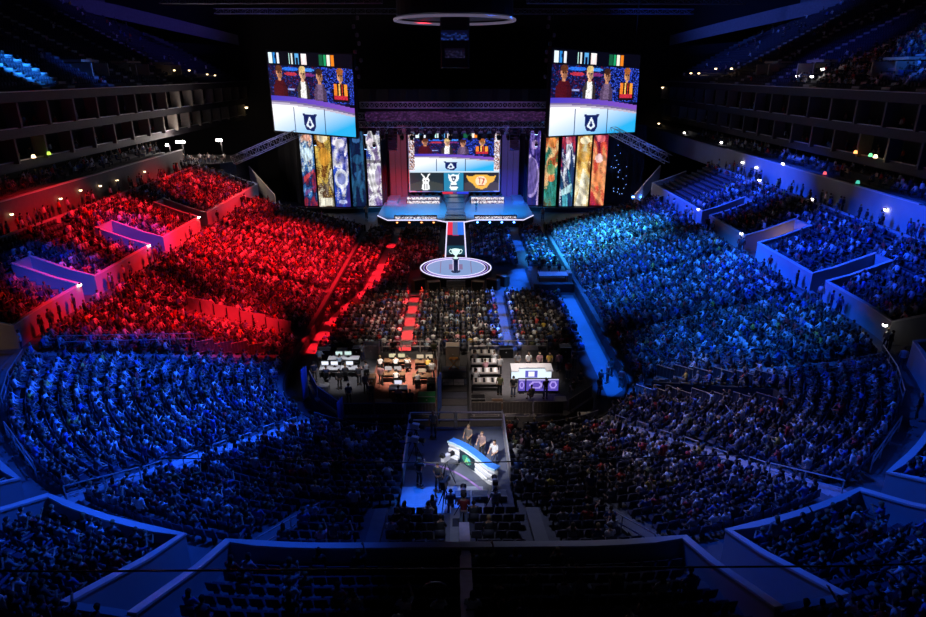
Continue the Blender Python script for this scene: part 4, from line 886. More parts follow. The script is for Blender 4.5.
def tvcam(c, rz, label, h=1.4, white=True):
    """broadcast camera on a tripod: head, lens, viewfinder, pan bar, three legs"""
    e = empty('broadcast_camera', c, label, 'camera', 'broadcast cameras', rz); m = mat('camera_shell', (.5, .5, .54), .5) if white else M_BLACK
    bd = ob('camera_body', MB().bbox((0, -.05, h + .2), (.24, .55, .34), .03), m, e)
    ob('lens', MB().tube([(0, .2, h + .2), (0, .36, h + .2), (0, .55, h + .2)], [.10, .13, .15], 10), M_BLACK, e); ob('viewfinder', MB().bbox((0, -.3, h + .46), (.26, .22, .18), .02), M_BLACK, bd)
    ob('pan_bar', MB().tube([(.1, -.2, h), (.22, -.75, h - .12)], .02, 5), M_BLACK, e); ob('fluid_head', MB().lathe([(.1, 0), (.12, .06), (.1, .14)], (0, 0, h - .12), 10), M_BLACK, e)
    for k in range(3):
        q = 2.1 * k + .5; ob('leg', MB().tube([(0, 0, h - .1), (.5 * math.cos(q), .5 * math.sin(q), .02)], [.035, .02], 5), M_BLACK, e)
    return e
def fcase(c, d, label, m=None, rz=0):
    e = empty('flight_case', c, label, 'case', None, rz); ob('body', MB().bbox((0, 0, d[2] / 2), d, .03), m or M_BLACK, e)
    for s in (-1, 1): ob('edge_band', MB().box((0, s * d[1] / 2, d[2] - .03), (d[0] + .02, .03, .05)), M_STEEL, e)
    ob('latch', MB().box((0, -d[1] / 2 - .012, d[2] * .6), (.1, .03, .1)), M_STEEL, e); return e

struct('platform_left_riser', MB().prism([(-12.0, 50.9), (-12.0, 45.2), (-10.6, 42.0), (-8.2, 39.4), (-1.4, 39.4), (-1.4, 50.9)], 0, .9), M_RISER, 'dark left broadcast riser on the floor')
struct('platform_right_riser', MB().prism([(1.0, 39.4), (7.8, 39.4), (10.4, 42.2), (10.4, 50.9), (1.0, 50.9)], 0, .9), M_RISER, 'dark right broadcast riser on the floor')
struct('rug_left_riser', MB().box((-4.1, 44.9, .915), (5.2, 8.2, .03)), mat('red_brown_carpet', (.22, .07, .05), .9), 'red-brown carpet on the left riser')
rail([(-6.5, 50.6, .9), (-1.5, 50.6, .9)], label='pale guard rail along the back of the left riser', m=M_CAP, r=.05)
rail([(-1.5, 50.5, .9), (-1.5, 42.0, .9)], label='guard rail on the stair side of the left riser')
rail([(1.1, 50.6, .9), (8.0, 50.6, .9)], label='pale guard rail along the back of the right riser', m=M_CAP, r=.05)
for i in range(3): barrier((-8.0 + i * 2.2, 39.6, .9), (-5.9 + i * 2.2, 39.6, .9), 1.05, 'wire barrier panel at the front of the left riser, %s' % ['outermost', 'middle', 'next to the stair'][i], 'barriers of the left riser', m=mat('barrier_blue', (.25, .28, .4), .5, .3))
for i in range(2): barrier([(-11.6, 44.9, .9), (-10.4, 42.2, .9)][i], [(-10.5, 42.4, .9), (-8.3, 39.8, .9)][i], 1.05, 'slanted wire barrier on the left riser corner, %s' % ['far one', 'near one'][i], 'barriers of the left riser', m=MATS['barrier_blue'])
for i in range(3): barrier((1.1 + i * 2.22, 39.6, .9), (3.2 + i * 2.22, 39.6, .9), 1.1, 'grey wire barrier panel at the front of the right riser, %s' % ['beside the stair', 'middle', 'right'][i], 'barriers of the right riser')
barrier((8.1, 39.9, .9), (10.2, 42.1, .9), 1.1, 'grey wire barrier on the slanted corner of the right riser', 'barriers of the right riser')
for x, y, h, lab in ((-11.8, 44.0, 2.0, 'outer corner'), (-8.2, 39.2, 1.9, 'front corner'), (-1.25, 41.6, 2.6, 'stair side')):
    e = empty('lit_edge_panel', (x, y, 0 if lab != 'stair side' else 0), 'narrow added panel painted blue-lit at the %s of the left riser' % lab, 'drape', 'blue-lit edge panels of the left riser')
    ob('lit_face', MB().wall([(-.12 + .06 * i, -.5 + .22 * i + .05 * (-1) ** i) for i in range(5)], .02, h + .6, .04), M_BLUELIT, e); ob('pole', MB().tube([(0, 0, 0), (0, 0, h + .75)], .03, 6), M_STEEL, e)  # blue colour stands for blue light on the riser's side edges
# stair between the risers with an orange cross of tape
e = empty('riser_stair', (-.2, 44, 0), 'dark stair between the two broadcast risers', 'stairs')
for k in range(8): ob('tread', MB().box((0, 3.4 - k * .95, .75 - k * .09), (2.1, .98, .12)), M_RISER if k % 2 else mat('tread_blue', (.10, .11, .16), .7), e)
for s in (-1, 1): ob('stringer', MB().add([(s*1.05-.03, -4, 0), (s*1.05+.03, -4, 0), (s*1.05+.03, 4, 0), (s*1.05-.03, 4, 0), (s*1.05-.03, -4, .25), (s*1.05+.03, -4, .25), (s*1.05+.03, 4, .9), (s*1.05-.03, 4, .9)], [(0,3,2,1), (4,5,6,7), (0,1,5,4), (1,2,6,5), (2,3,7,6), (3,0,4,7)]), M_BLACK, e)
e = empty('folding_stool', (-.2, 47.2, .9), 'orange crossed-leg folding stool at the top of the stair', 'stool'); mo = mat('orange_frame', (.75, .32, .06), .6)
for s in (-1, 1): ob('leg', MB().tube([(-.4 * s, 0, .02), (.4 * s, 0, .95)], .045, 6), mo, e)
ob('seat', MB().bbox((0, 0, .98), (.7, .4, .06), .02), mo, e)
for i, x in enumerate((-.65, .2)): fcase((x, 44.9, .72), (.8, .5, .3), 'pale box on the stair between the risers, %s one' % ['left', 'right'][i], M_WHITE)
fcase((-7.3, 49.6, .9), (1.4, .9, 1.3), 'tall grey case at the back of the left riser', mat('case_grey', (.35, .34, .34), .6))
fcase((-.3, 50.0, .0), (1.2, .9, 1.9), 'pale brown case behind the stair between the risers', mat('case_brown', (.30, .24, .2), .6))
fcase((-2.2, 41.6, .9), (1.3, .8, .7), 'bright green case near the front of the left riser', M_GREEN)
fcase((9.0, 38.6, .0), (.9, .8, 1.5), 'pale grey case standing before the right riser corner', mat('case_pale', (.48, .44, .42), .6))
# left riser: desks, screens and crew
mixp = Pic(18, 8, (40, 40, 44)); mixp.speck(mixp.y > -1, [(220, 220, 220), (120, 120, 130), (230, 220, 160)], .4, 8)
for i, (x, y, w_, lab) in enumerate(((-9.4, 47.9, 2.6, 'far left white desk'), (-10.2, 46.0, 1.6, 'outer left white desk'), (-8.6, 46.0, 1.5, 'inner left white desk'), (-4.9, 47.4, 2.2, 'far middle desk'), (-2.6, 47.2, 1.6, 'far right desk'), (-5.0, 45.0, 1.9, 'middle desk'), (-2.7, 44.6, 1.5, 'middle right desk'), (-4.4, 42.6, 1.4, 'front low desk'))):
    desk((x, y, .93), w_, .75, .75, lab + ' on the left broadcast riser', top=M_WHITE if i in (0, 1, 2, 7) else M_WOOD, group='desks of the left riser')
    for k in range(2 if w_ > 1.55 else 1):
        xm = x + (k - .5) * .75 if w_ > 1.55 else x
        monitor((xm, y + .12, 1.68), math.pi if i in () else 0, 'small monitor on the %s of the left riser, %s one' % (lab, ['left', 'right'][k] if w_ > 1.55 else 'only'), group='monitors of the left riser', pic=Pic(4, 3, [(190, 215, 210), (235, 240, 250), (240, 245, 255), (200, 190, 150), (190, 170, 140), (170, 160, 160), (180, 150, 120), (210, 210, 230)][i]))
crew = [(-6.2, 46.7, 'white', 'sit_forward'), (-4.95, 46.75, 'white', 'sit_forward'), (-4.0, 46.8, 'white', 'sit_lap'), (-2.3, 46.5, 'yellow', 'sit_forward'), (-1.9, 45.2, 'white', 'stand_rest'), (-5.9, 44.4, 'pink', 'stand_rest'), (-4.7, 44.2, 'white', 'sit_forward'), (-3.0, 43.8, 'grey', 'sit_forward'), (-9.6, 47.1, 'pale blue', 'sit_forward'), (-8.8, 45.2, 'black', 'sit_forward'), (-11.3, 47.6, 'pale blue', 'stand_desk'), (-7.6, 44.4, 'dark grey', 'stand_point'), (-6.9, 43.0, 'grey', 'stand_rest'), (-10.3, 45.1, 'navy', 'sit_lap'), (-4.3, 41.6, 'pink', 'sit_lap'), (-7.9, 41.3, 'navy', 'stand_rest')]
SH = {n: c for n, c, _ in SHIRTS}
def office_chair(c, rz, label, group):
    e = empty('folding_chair', c, label, 'chair', group, rz)
    ob('seat', MB().bbox((0, 0, .43), (.44, .42, .04), .015), M_BLACK, e); ob('backrest', MB().bbox((0, -.22, .72), (.42, .04, .3), .012), M_BLACK, e)
    for sx in (-1, 1):
        for sy in (-1, 1): ob('leg', MB().tube([(sx * .19, sy * .18, .0), (sx * .18, sy * .17, .42)], .015, 4), M_STEEL, e)
for i, (x, y, c, k) in enumerate(crew):
    nr = ['at the far middle desk, left', 'at the far middle desk, centre', 'at the far middle desk, right', 'at the far right desk', 'beside the stair rail', 'left of the middle desk', 'at the middle desk', 'at the middle right desk', 'at the far left white desk', 'at the inner left white desk', 'at the outer corner', 'beside the carpet', 'near the front of the carpet', 'at the outer left white desk', 'at the front low desk', 'by the front barriers'][i]
    person((x, y - .1, .93), random.uniform(-.25, .25), k, SH[c], 'crew member in a %s top %s, left riser' % (c, nr), 'crew of the left riser', trous=(.05, .05, .06))
    if k.startswith('sit'): office_chair((x, y - .1, .93), 0, 'black folding chair %s on the left riser' % nr, 'chairs of the left riser')
# right riser: racks, analyst desk, purple screens and people
for i in range(4):
    y = 48.6 - i * 1.75
    desk((2.3, y, .9), 2.3, .7, .75, 'equipment table with pale gear on the right riser, row %s from the back' % ['first', 'second', 'third', 'fourth'][i], top=M_RISER, group='equipment tables')
    e = empty('mixing_console', (2.3, y, 1.65), 'pale mixing console on the equipment table in row %s from the back' % ['first', 'second', 'third', 'fourth'][i], 'console', 'mixing consoles')
    ob('console_body', MB().add([(-1, -.3, 0), (1, -.3, 0), (1, .3, 0), (-1, .3, 0), (-1, -.3, .1), (1, -.3, .1), (1, .3, .24), (-1, .3, .24)], [(0,3,2,1), (4,5,6,7), (0,1,5,4), (1,2,6,5), (2,3,7,6), (3,0,4,7)]), mat('console_grey', (.5, .46, .42), .5), e)
    for k in range(6): ob('fader_strip', MB().box((-.8 + .32 * k, 0, .185), (.2, .5, .03), rx=.23), [M_BLACK, M_WHITE][k % 2], e)
e = empty('analyst_desk', (6.0, 45.6, .9), 'bright white L-shaped analyst desk with lit front on the right riser', 'desk')
ob('top', MB().bbox((0, 0, 1.05), (3.3, .8, .07), .02), M_WHITE, e); ob('side_top', MB().bbox((-1.35, -.7, 1.05), (.6, .7, .07), .02).bbox((1.35, -.7, 1.05), (.6, .7, .07), .02), M_WHITE, e)
pc = Pic(26, 10, (225, 240, 255)); pc.rect(.35, .2, .65, .9, (90, 90, 190)); pc.ell(.5, .55, .09, .3, (240, 240, 255))
led('lit_front', pc, [(-1.6, -.42, .98), (1.6, -.42, .98), (1.6, -.42, .1), (-1.6, -.42, .1)], e); ob('body', MB().box((0, -.15, .5), (3.2, .5, .95)), M_BLACK, e)
for i, (x, c) in enumerate(((5.0, 'grey'), (5.9, 'white'), (6.8, 'pink'), (7.6, 'yellow'))):
    person((x, 46.6, .9), math.pi + random.uniform(-.2, .2), 'stand_desk', SH[c], 'presenter in a %s top standing behind the white analyst desk' % c, 'presenters at the analyst desk')
for i, (x, w_) in enumerate(((5.0, .5), (6.1, 1.5), (7.4, .8))):
    pc = Pic(14, 10, (84, 70, 170)); pc.ell(.5, .5, .35, .35, (170, 150, 230)); pc.ell(.5, .5, .22, .22, (90, 70, 170)); pc.rect(0, 0, 1, .1, (190, 180, 230))
    e = empty('floor_monitor', (x, 43.0, .9), ['narrow violet floor monitor, left of three before the analyst desk', 'large violet floor monitor in the middle before the analyst desk', 'medium violet floor monitor, right of three before the analyst desk'][i], 'monitor', 'violet floor monitors', 0)
    ob('casing', MB().bbox((0, 0, .65), (w_ + .1, .12, 1.2), .02), M_BLACK, e); led('display', pc, [(-w_/2, -.08, 1.2), (w_/2, -.08, 1.2), (w_/2, -.08, .2), (-w_/2, -.08, .2)], e); ob('stand', MB().box((0, .1, .03), (w_ * .8, .5, .06)), M_BLACK, e)
for i, (x, y, c, k) in enumerate(((1.6, 47.7, 'grey', 'sit_forward'), (3.2, 47.6, 'white', 'sit_forward'), (2.4, 46.0, 'pink', 'sit_forward'), (3.5, 45.9, 'white', 'stand_desk'), (1.5, 44.2, 'white', 'sit_forward'), (3.3, 42.6, 'olive', 'stand_rest'), (4.3, 42.3, 'black', 'stand_rest'), (6.7, 42.0, 'black', 'stand_point'), (5.6, 41.6, 'dark grey', 'sit_lap'), (8.4, 46.6, 'pink', 'stand_rest'), (8.9, 45.0, 'red', 'stand_rest'), (9.8, 47.2, 'dark grey', 'stand_rest'), (9.7, 44.0, 'navy', 'sit_lap'), (8.9, 42.6, 'olive', 'sit_lap'))):
    person((x, y, .9), random.uniform(-.3, .3), k, SH[c], 'crew member in a %s top %s the right riser, %s' % (c, 'seated on' if k[0:3] == 'sit' else 'standing on', ['first table left', 'first table right', 'second table', 'by the second table end', 'third table', 'beside the fourth table', 'left of the violet monitors', 'before the middle violet monitor', 'front edge', 'right of the analyst desk', 'near the right monitor', 'back right corner', 'right edge', 'slanted corner'][i]), 'crew of the right riser')
# standing people by the right aisle, and riser with table on the right of the floor
for i, (x, y, c) in enumerate(((12.4, 46.2, 'red'), (13.3, 45.4, 'red'), (11.6, 45.2, 'black'), (12.9, 47.4, 'dark grey'), (11.2, 43.9, 'navy'))):
    person((x, y, 0), random.uniform(-1, 1), 'stand_rest', SH[c], 'standing steward in a %s top on the blue aisle right of the riser, %s' % (c, ['centre', 'rightmost', 'leftmost', 'rear', 'front'][i]), 'stewards on the right aisle')
struct('platform_floor_riser', MB().box((11.3, 72.6, .5), (4.6, 7.2, 1.0)), M_RISER, 'square control riser on the right of the floor')
desk((11.4, 70.6, 1.0), 3.4, 1.6, .8, 'wide table under blue light on the square control riser', top=mat('table_pale', (.55, .58, .65), .5))
fcase((13.3, 70.4, 1.0), (.5, 1.2, 1.1), 'pale case at the right end of the control riser', mat('case_grey', (.35, .34, .34), .6))
for i, (x, y) in enumerate(((10.2, 73.6), (11.4, 73.8), (12.6, 73.5), (10.8, 75.4), (12.2, 75.3))):
    person((x, y, 1.0), random.uniform(-.2, .2), 'sit_forward', SH[['black', 'grey', 'navy', 'black', 'dark grey'][i]], 'technician seated on the square control riser, %s' % ['front left', 'front middle', 'front right', 'back left', 'back right'][i], 'technicians on the control riser')
    office_chair((x, y, 1.0), 0, 'black folding chair on the square control riser, %s' % ['front left', 'front middle', 'front right', 'back left', 'back right'][i], 'chairs on the control riser')

# ------------------------------------------------------------------ caster riser in the near stand
struct('platform_caster_riser', MB().box((0, 29.7, 1.6), (5.9, 9.2, 3.2)), mat('caster_deck', (.10, .11, .15), .3), 'raised platform of the commentators in the near stand')
struct('lit_patch_caster_riser', MB().box((-.75, 26.7, 3.215), (4.3, 3.0, .03)), mat('lit_deck_tone', (.32, .36, .46), .6), 'pale floor behind the commentators\' cameras')  # deck tone raised here to stand for its blue-lit section
e = empty('floor_graphic', (0, 0, 3.22), 'curved violet floor stripe in front of the commentators\' desk', 'graphic')
ob('stripe', MB().wall([(-2.0 + .25 * i, 30.3 - .0 - .055 * i * i * .25) for i in range(17)], 0, .015, .12), mat('violet_stripe', (.35, .2, .5), .4), e)
RC = [(-.42, 31.05), (-.1, 30.85), (.3, 30.5), (.7, 30.05), (1.1, 29.5), (1.45, 28.95), (1.75, 28.5), (2.1, 28.25)]
e = empty('commentary_desk', (0, 0, 3.2), 'S-curved white and blue commentators\' desk with layered front', 'desk')
mband = [mat('desk_white', (.82, .84, .88), .4), mat('desk_grey', (.46, .48, .55), .5)]
off = [(x + .24, y + .26) for x, y in RC]
for k in range(5): ob('front_band', MB().wall([(x + .06 * (k % 2), y + .06 * (k % 2)) for x, y in RC], .02 + .2 * k, .02 + .2 * (k + 1), .2), mband[k % 2], e)
ob('desktop', MB().prism([(x - .08, y - .1) for x, y in RC] + off[::-1], 1.03, 1.1), mat('desk_blue', (.05, .22, .75), .35), e)
ob('top_edge', MB().wall([(x - .1, y - .12) for x, y in RC], 1.02, 1.12, .05), mat('edge_cyan', (.5, .75, .95), .3), e)
a, b = Vector((*RC[2], 0)), Vector((*RC[4], 0)); nn = Vector((-.14, -.13, 0)); 
pc = Pic(20, 14, (12, 40, 60)); pc.ell(.5, .5, .3, .34, (30, 140, 120)); pc.poly([(.35, .8), (.5, .2), (.65, .8), (.5, .65)], (150, 230, 140)); pc.ell(.62, .4, .12, .12, (90, 200, 210))
led('emblem_panel', pc, [a + nn + Vector((0, 0, .95)), b + nn + Vector((0, 0, .95)), b + nn + Vector((0, 0, .15)), a + nn + Vector((0, 0, .15))], e)
for i, (x, y, c, lh) in enumerate(((.7, 31.6, (.16, .13, .12), True), (1.45, 30.85, (.30, .20, .20), False), (2.1, 29.95, (.82, .82, .84), False))):
    person((x, y, 3.2), math.pi - .5 - .1 * i, 'stand_desk', c, ['commentator in a dark top with long hair, leftmost at the curved desk', 'commentator in a brown jacket, middle at the curved desk', 'commentator in a white shirt, rightmost at the curved desk'][i], 'commentators', long_hair=lh, hair=[(.3, .2, .1), (.2, .11, .06), (.04, .03, .02)][i])
rail([(-2.85, 34.1, 3.2), (-.1, 34.1, 3.2)], 1.15, 2, label='pale guard rail at the front of the commentary riser, left half', m=M_CAP, r=.04)
rail([(0, 34.1, 3.2), (2.85, 34.1, 3.2)], 1.15, 2, label='pale guard rail at the front of the commentary riser, right half', m=M_CAP, r=.04)
for s, nm in ((-1, 'left'), (1, 'right')):
    e = empty('side_screen', (s * 2.88, 31.2, 3.2), 'pale side panel and rail of the commentary riser, %s side' % nm, 'panel', 'side panels of the commentary riser')
    ob('panel_board', MB().box((0, 0, .5), (.05, 5.6, 1.0)), mat('side_tint_' + nm, (.12, .30, .62) if s < 0 else (.5, .5, .55), .6), e); ob('top_rail', MB().tube([(0, -2.8, 1.05), (0, 2.8, 1.05)], .05, 6), M_CAP, e)  # left board painted blue to stand for blue light falling on it
    for k in range(4): ob('post', MB().tube([(0, -2.8 + 1.866 * k, 0), (0, -2.8 + 1.866 * k, 1.05)], .035, 5), M_STEEL, e)
tvcam((-2.35, 31.8, 3.2), -1.9, 'pale broadcast camera at the front left of the commentary riser'); tvcam((-2.3, 30.4, 3.2), -1.9, 'pale broadcast camera behind the front left one')
tvcam((-.55, 28.6, 3.2), -.7, 'pale broadcast camera facing the commentary desk, centre'); tvcam((1.9, 26.3, 3.2), 0, 'pale broadcast camera at the right of the blue floor'); tvcam((-.6, 26.3, 3.2), -.3, 'dark broadcast camera on the blue floor', white=False)
for i, (x, y, c, k, rz) in enumerate(((-2.0, 28.3, 'black', 'stand_point', -.6), (-1.0, 27.9, 'black', 'stand_rest', -.5), (1.9, 25.7, 'pale blue', 'stand_desk', 0), (-1.4, 33.2, 'grey', 'stand_rest', 3.0), (-.3, 25.6, 'navy', 'stand_rest', 0))):
    person((x, y, 3.2), rz, k, SH[c], 'camera crew member in a %s top on the commentary riser, %s' % (c, ['left', 'centre', 'by the right camera', 'at the front rail', 'at the back'][i]), 'crew of the commentary riser')
for i, (x, z) in enumerate(((0, 0), (.9, 0), (1.9, 0))): fcase((x + .3, 27.2, 3.2), (.8, .5, .35), 'low dark equipment box behind the commentary desk, %s' % ['left', 'middle', 'right'][i], mat('box_slate', (.12, .14, .18), .5))
# camera operator on the aisle below, pale stair divider, arched board
e = empty('operator_platform', (.3, 22.9, 0), 'small raised stand under the aisle camera operator', 'platform')
ob('deck', MB().bbox((0, 0, 5.0), (1.0, 1.0, .12), .02), M_BLACK, e)
for sx in (-1, 1):
    for sy in (-1, 1): ob('leg', MB().tube([(sx * .45, sy * .45, 4.2), (sx * .45, sy * .45, 4.95)], .03, 5), M_BLACK, e)
person((.3, 22.75, 5.06), 0, 'stand_desk', (.25, .02, .025), 'camera operator in a dark red top on the centre aisle, seen from behind', trous=(.25, .32, .5))
tvcam((.3, 23.3, 5.06), 0, 'broadcast camera in front of the aisle operator', 1.2)
struct('trim_stair_divider', MB().wall([(.3, 21.6), (.32, 14.2)], 4.0, [6.3, 8.6], .42), mat('lilac_divider', (.42, .38, .55), .6), 'pale divider wall along the centre stair')
e = empty('arched_board', (-.75, 16.9, 6.6), 'arched brown board with a metal rim beside the centre stair', 'board')
arc_ = [(-.45, 0, 0)] + [(-.45 * math.cos(q), 0, .7 + .35 * math.sin(q)) for q in (math.pi * i / 8 for i in range(9))] + [(.45, 0, 0)]
ob('board', MB().add(arc_ + [(x, .06, z) for x, y, z in arc_], [tuple(range(11)), tuple(reversed(range(11, 22)))] + [(i, (i+1)%11, 11+(i+1)%11, 11+i) for i in range(11)]), mat('board_brown', (.18, .10, .09), .7), e)
ob('rim', MB().tube(arc_, .025, 5, closed=True), M_STEEL, e)
for i, (x, y, c, k, rz) in enumerate(((-11.2, 44.9, 'navy', 'stand_rest', 0), (-9.0, 43.6, 'black', 'stand_rest', .4), (-7.2, 45.6, 'grey', 'sit_forward', .2), (-7.9, 48.6, 'grey', 'stand_point', -.4), (-6.3, 41.4, 'dark grey', 'stand_rest', 0), (-3.4, 41.0, 'navy', 'sit_lap', .1), (-1.9, 48.9, 'olive', 'stand_desk', 0), (-5.4, 49.3, 'black', 'stand_rest', .3))):
    person((x, y, .93), rz, k, SH[c], 'crew member in a %s top %s, left riser' % (c, ['at the outer slanted barrier', 'in the open left part', 'between the desk groups', 'by the tall grey case', 'behind the front barriers', 'in front of the low desk', 'by the back rail right', 'by the back rail left'][i]), 'crew of the left riser')
    if k[:3] == 'sit': office_chair((x, y, .93), rz, 'black folding chair %s, left riser' % ['', '', 'between the desk groups', '', '', 'in front of the low desk', '', ''][i], 'chairs of the left riser')
for i, (x, y, w_, d_, h_, c) in enumerate(((-11.3, 49.4, 1.1, .7, .9, 'black'), (-9.9, 49.9, .9, .6, .6, 'grey'), (-8.6, 49.9, .7, .6, .8, 'black'), (-6.6, 44.6, .5, .8, .7, 'brown'), (-1.95, 43.4, .6, .9, .9, 'black'), (-10.2, 43.4, .8, .6, .5, 'grey'), (-5.3, 40.7, 1.2, .6, .6, 'black'), (4.3, 49.6, 1.2, .7, .9, 'black'), (6.4, 49.8, 1.4, .7, .7, 'grey'), (9.4, 49.6, 1.0, .8, 1.0, 'black'), (1.6, 41.0, 1.0, .7, .8, 'black'), (3.0, 40.7, .8, .6, .6, 'brown'), (7.6, 40.8, .9, .7, .7, 'grey'))):
    fcase((x, y, .93 if x < 0 else .9), (w_, d_, h_), '%s equipment case on the %s riser, %s' % (c, 'left' if x < 0 else 'right', ['back outer corner', 'back wall second', 'back wall third', 'carpet edge', 'stair side', 'open left part', 'front middle', 'back left', 'behind the presenters', 'back right corner', 'front left', 'front beside the brown barrier', 'front right'][i]), {'black': M_BLACK, 'grey': MATS['case_grey'], 'brown': M_WOOD}[c])
print('risers done')
#==PART4==
# ------------------------------------------------------------------ rails and barriers in the stands
def zat(x, y):
    d = dof(x, y); return 1.0 if d < .8 else (1.0 + .22 * min(19, int((d - .8) / .8)) if d < 16.8 else 5.4)
def aisle_rail(x, y, ang, ln, label, group, m=None):
    """short looped stair rail following the slope"""
    dx, dy = math.cos(ang) * ln / 2, math.sin(ang) * ln / 2
    z0, z1 = zat(x - dx, y - dy), zat(x + dx, y + dy); m = m or mat('loop_rail', (.5, .48, .46), .4, .3)
    e = empty('stair_rail', (x, y, 0), label, 'railing', group)
    A, B = Vector((-dx, -dy, z0)), Vector((dx, dy, z1))
    ob('loop', MB().tube([A + Vector((0, 0, .95)), B + Vector((0, 0, .95)), B + Vector((0, 0, .5)), A + Vector((0, 0, .5))], .032, 5, closed=True), m, e)
    for P_, z in ((A, z0), (B, z1)): ob('post', MB().tube([P_, P_ + Vector((0, 0, .95))], .032, 5), m, e)
ORD = ['first', 'second', 'third', 'fourth', 'fifth', 'sixth', 'seventh', 'eighth', 'ninth', 'tenth', 'eleventh', 'twelfth', 'thirteenth', 'fourteenth', 'fifteenth', 'sixteenth', 'seventeenth', 'eighteenth', 'nineteenth', 'twentieth']
for s, nm in ((-1, 'left'), (1, 'right')):
    for k, (x, y) in enumerate(((10.6, 37.0), (11.5, 35.1), (12.4, 33.3), (13.2, 31.4), (14.1, 29.6), (15.2, 27.7))):
        aisle_rail(s * (x + .45), y, math.atan2(-14, 7.7) if s > 0 else math.atan2(-14, -7.7), .95, 'looped rail on the diagonal stair of the near %s stand, %s from the floor' % (nm, ORD[k]), 'looped stair rails of the near %s stand' % nm)
    k = 0; a, b = Vector((s * 15.9, 26.9)), Vector((s * 17.9, 24.2))
    rail([(a.x, a.y, zat(*a)), (b.x, b.y, zat(*b))], .95, 2, label='long double rail at the top of the diagonal stair, near %s stand' % nm, m=MATS['loop_rail'])
    rail([(s * 6.4, 24.3, zat(6.4, 24.3)), (s * 8.1, 20.7, zat(8.1, 20.7))], .95, 2, label='double rail on the short stair by the entry slot, near %s stand' % nm)
    rail([(s * 8.5, 20.3, 5.4), (s * 9.4, 19.3, 5.4)], .95, 2, label='short double rail at the foot of the entry slot, near %s stand' % nm)
    # rail across the back of the corner block
    p = [P(t if s < 0 else TEND - t, 16.9) for t in trange(tPhi(74), tPhi(58), 2)]
    rail([(x, y, 5.4) for x, y in p], 1.0, 2, label='rail behind the corner block of the near %s stand' % nm)
    p = [P(t if s < 0 else TEND - t, 16.9) for t in trange(tPhi(50), tPhi(38), 2)]
    rail([(x, y, 5.4) for x, y in p], 1.0, 2, label='rail along the cross aisle of the near %s stand' % nm)
    # rails in the side stands
    for k, (x0, y0, x1, y1) in enumerate(((17.5, 51.9, 22.8, 51.5), (19, 58.5, 24.5, 58.3), (24, 47.8, 29, 46.0), (20, 73, 24, 73))):
        rail([(s * x0, y0, zat(x0, y0)), (s * x1, y1, zat(x1, y1))], 1.0, 2, label='thin double rail among the crowd of the %s side stand, %s from the near end' % (nm, ORD[[1, 2, 0, 3][k]]), r=.022)
    # far end rail on the lower stand
    rail([(s * 14.2, 95.3, 1.0), (s * 31.0, 95.3, 5.4)], 1.0, 1, label='thin rail closing the far end of the lower %s stand' % nm, r=.03)
# front glass/barrier panels along the near rows
k = 0
for s, nm in ((-1, 'left'), (1, 'right')):
    seq = []
    for t in trange(tPhi(34), T2, 2.0): seq.append(P(t if s < 0 else TEND - t, .62))
    for i, (a, b) in enumerate(zip(seq, seq[1:])):
        barrier((*a, 1.0), (*b, 1.0), .9, 'dim barrier panel at the front of the near %s stand, %s from the diagonal stair' % (nm, ORD[i]), 'front barriers of the near stand', bars=4, m=mat('barrier_dim', (.16, .16, .2), .5, .3))
# barrier rows round the tunnel openings
def brow(a, b, n, lab, grp, h=1.05, m=None):
    a, b = Vector(a), Vector(b)
    for i in range(n):
        p, q = a.lerp(b, i / n), a.lerp(b, (i + .95) / n); zz = max(zat(p.x, p.y), zat(q.x, q.y)) + .02
        barrier((p.x, p.y, zz), (q.x, q.y, zz), h, '%s, %s from the floor' % (lab, ORD[i]), grp, bars=5, m=m)
brow((15.6, 44.0), (22.0, 38.6), 6, 'brown-grey barrier panel on the far side of the right tunnel', 'barriers of the right tunnel')
brow((13.2, 41.2), (21.3, 34.0), 8, 'brown-grey barrier panel on the near side of the right tunnel', 'barriers of the right tunnel')
brow((-16.2, 48.7), (-20.8, 46.3), 4, 'grey barrier panel at the edge of the left side stand', 'barriers of the left stand')
rail([(-20.8, 46.3, 3.6), (-28.4, 41.6, 5.4)], 1.0, 2, label='double rail from the left barriers up to the cross aisle')
rail([(22.4, 38.4, 4.0), (28.4, 38.0, 5.4)], 1.0, 2, label='double rail from the right tunnel up to the cross aisle')
# tall fence of solid panels crossing the left stand
for i in range(8):
    x0, x1 = -15.2 - i * 1.15, -15.2 - (i + 1) * 1.15 + .04; zz = zat(x1, 54.1)
    e = empty('fence_panel', (x0, 54.1, 0), 'solid pale panel of the sloping fence in the left stand, %s from the floor' % ORD[i], 'fence', 'panels of the fence in the left stand')
    ob('board', MB().add([(0, -.05, zz - .5), (x1 - x0, -.05, zz - .4), (x1 - x0, -.05, zz + 1.25), (0, -.05, zz + 1.05), (0, .03, zz - .5), (x1 - x0, .03, zz - .4), (x1 - x0, .03, zz + 1.25), (0, .03, zz + 1.05)], [(0,3,2,1), (4,5,6,7), (0,1,5,4), (1,2,6,5), (2,3,7,6), (3,0,4,7)]), M_WALLC, e)
    ob('post', MB().box((0, -.08, zz + .15), (.06, .06, 1.4)), M_BLACK, e)

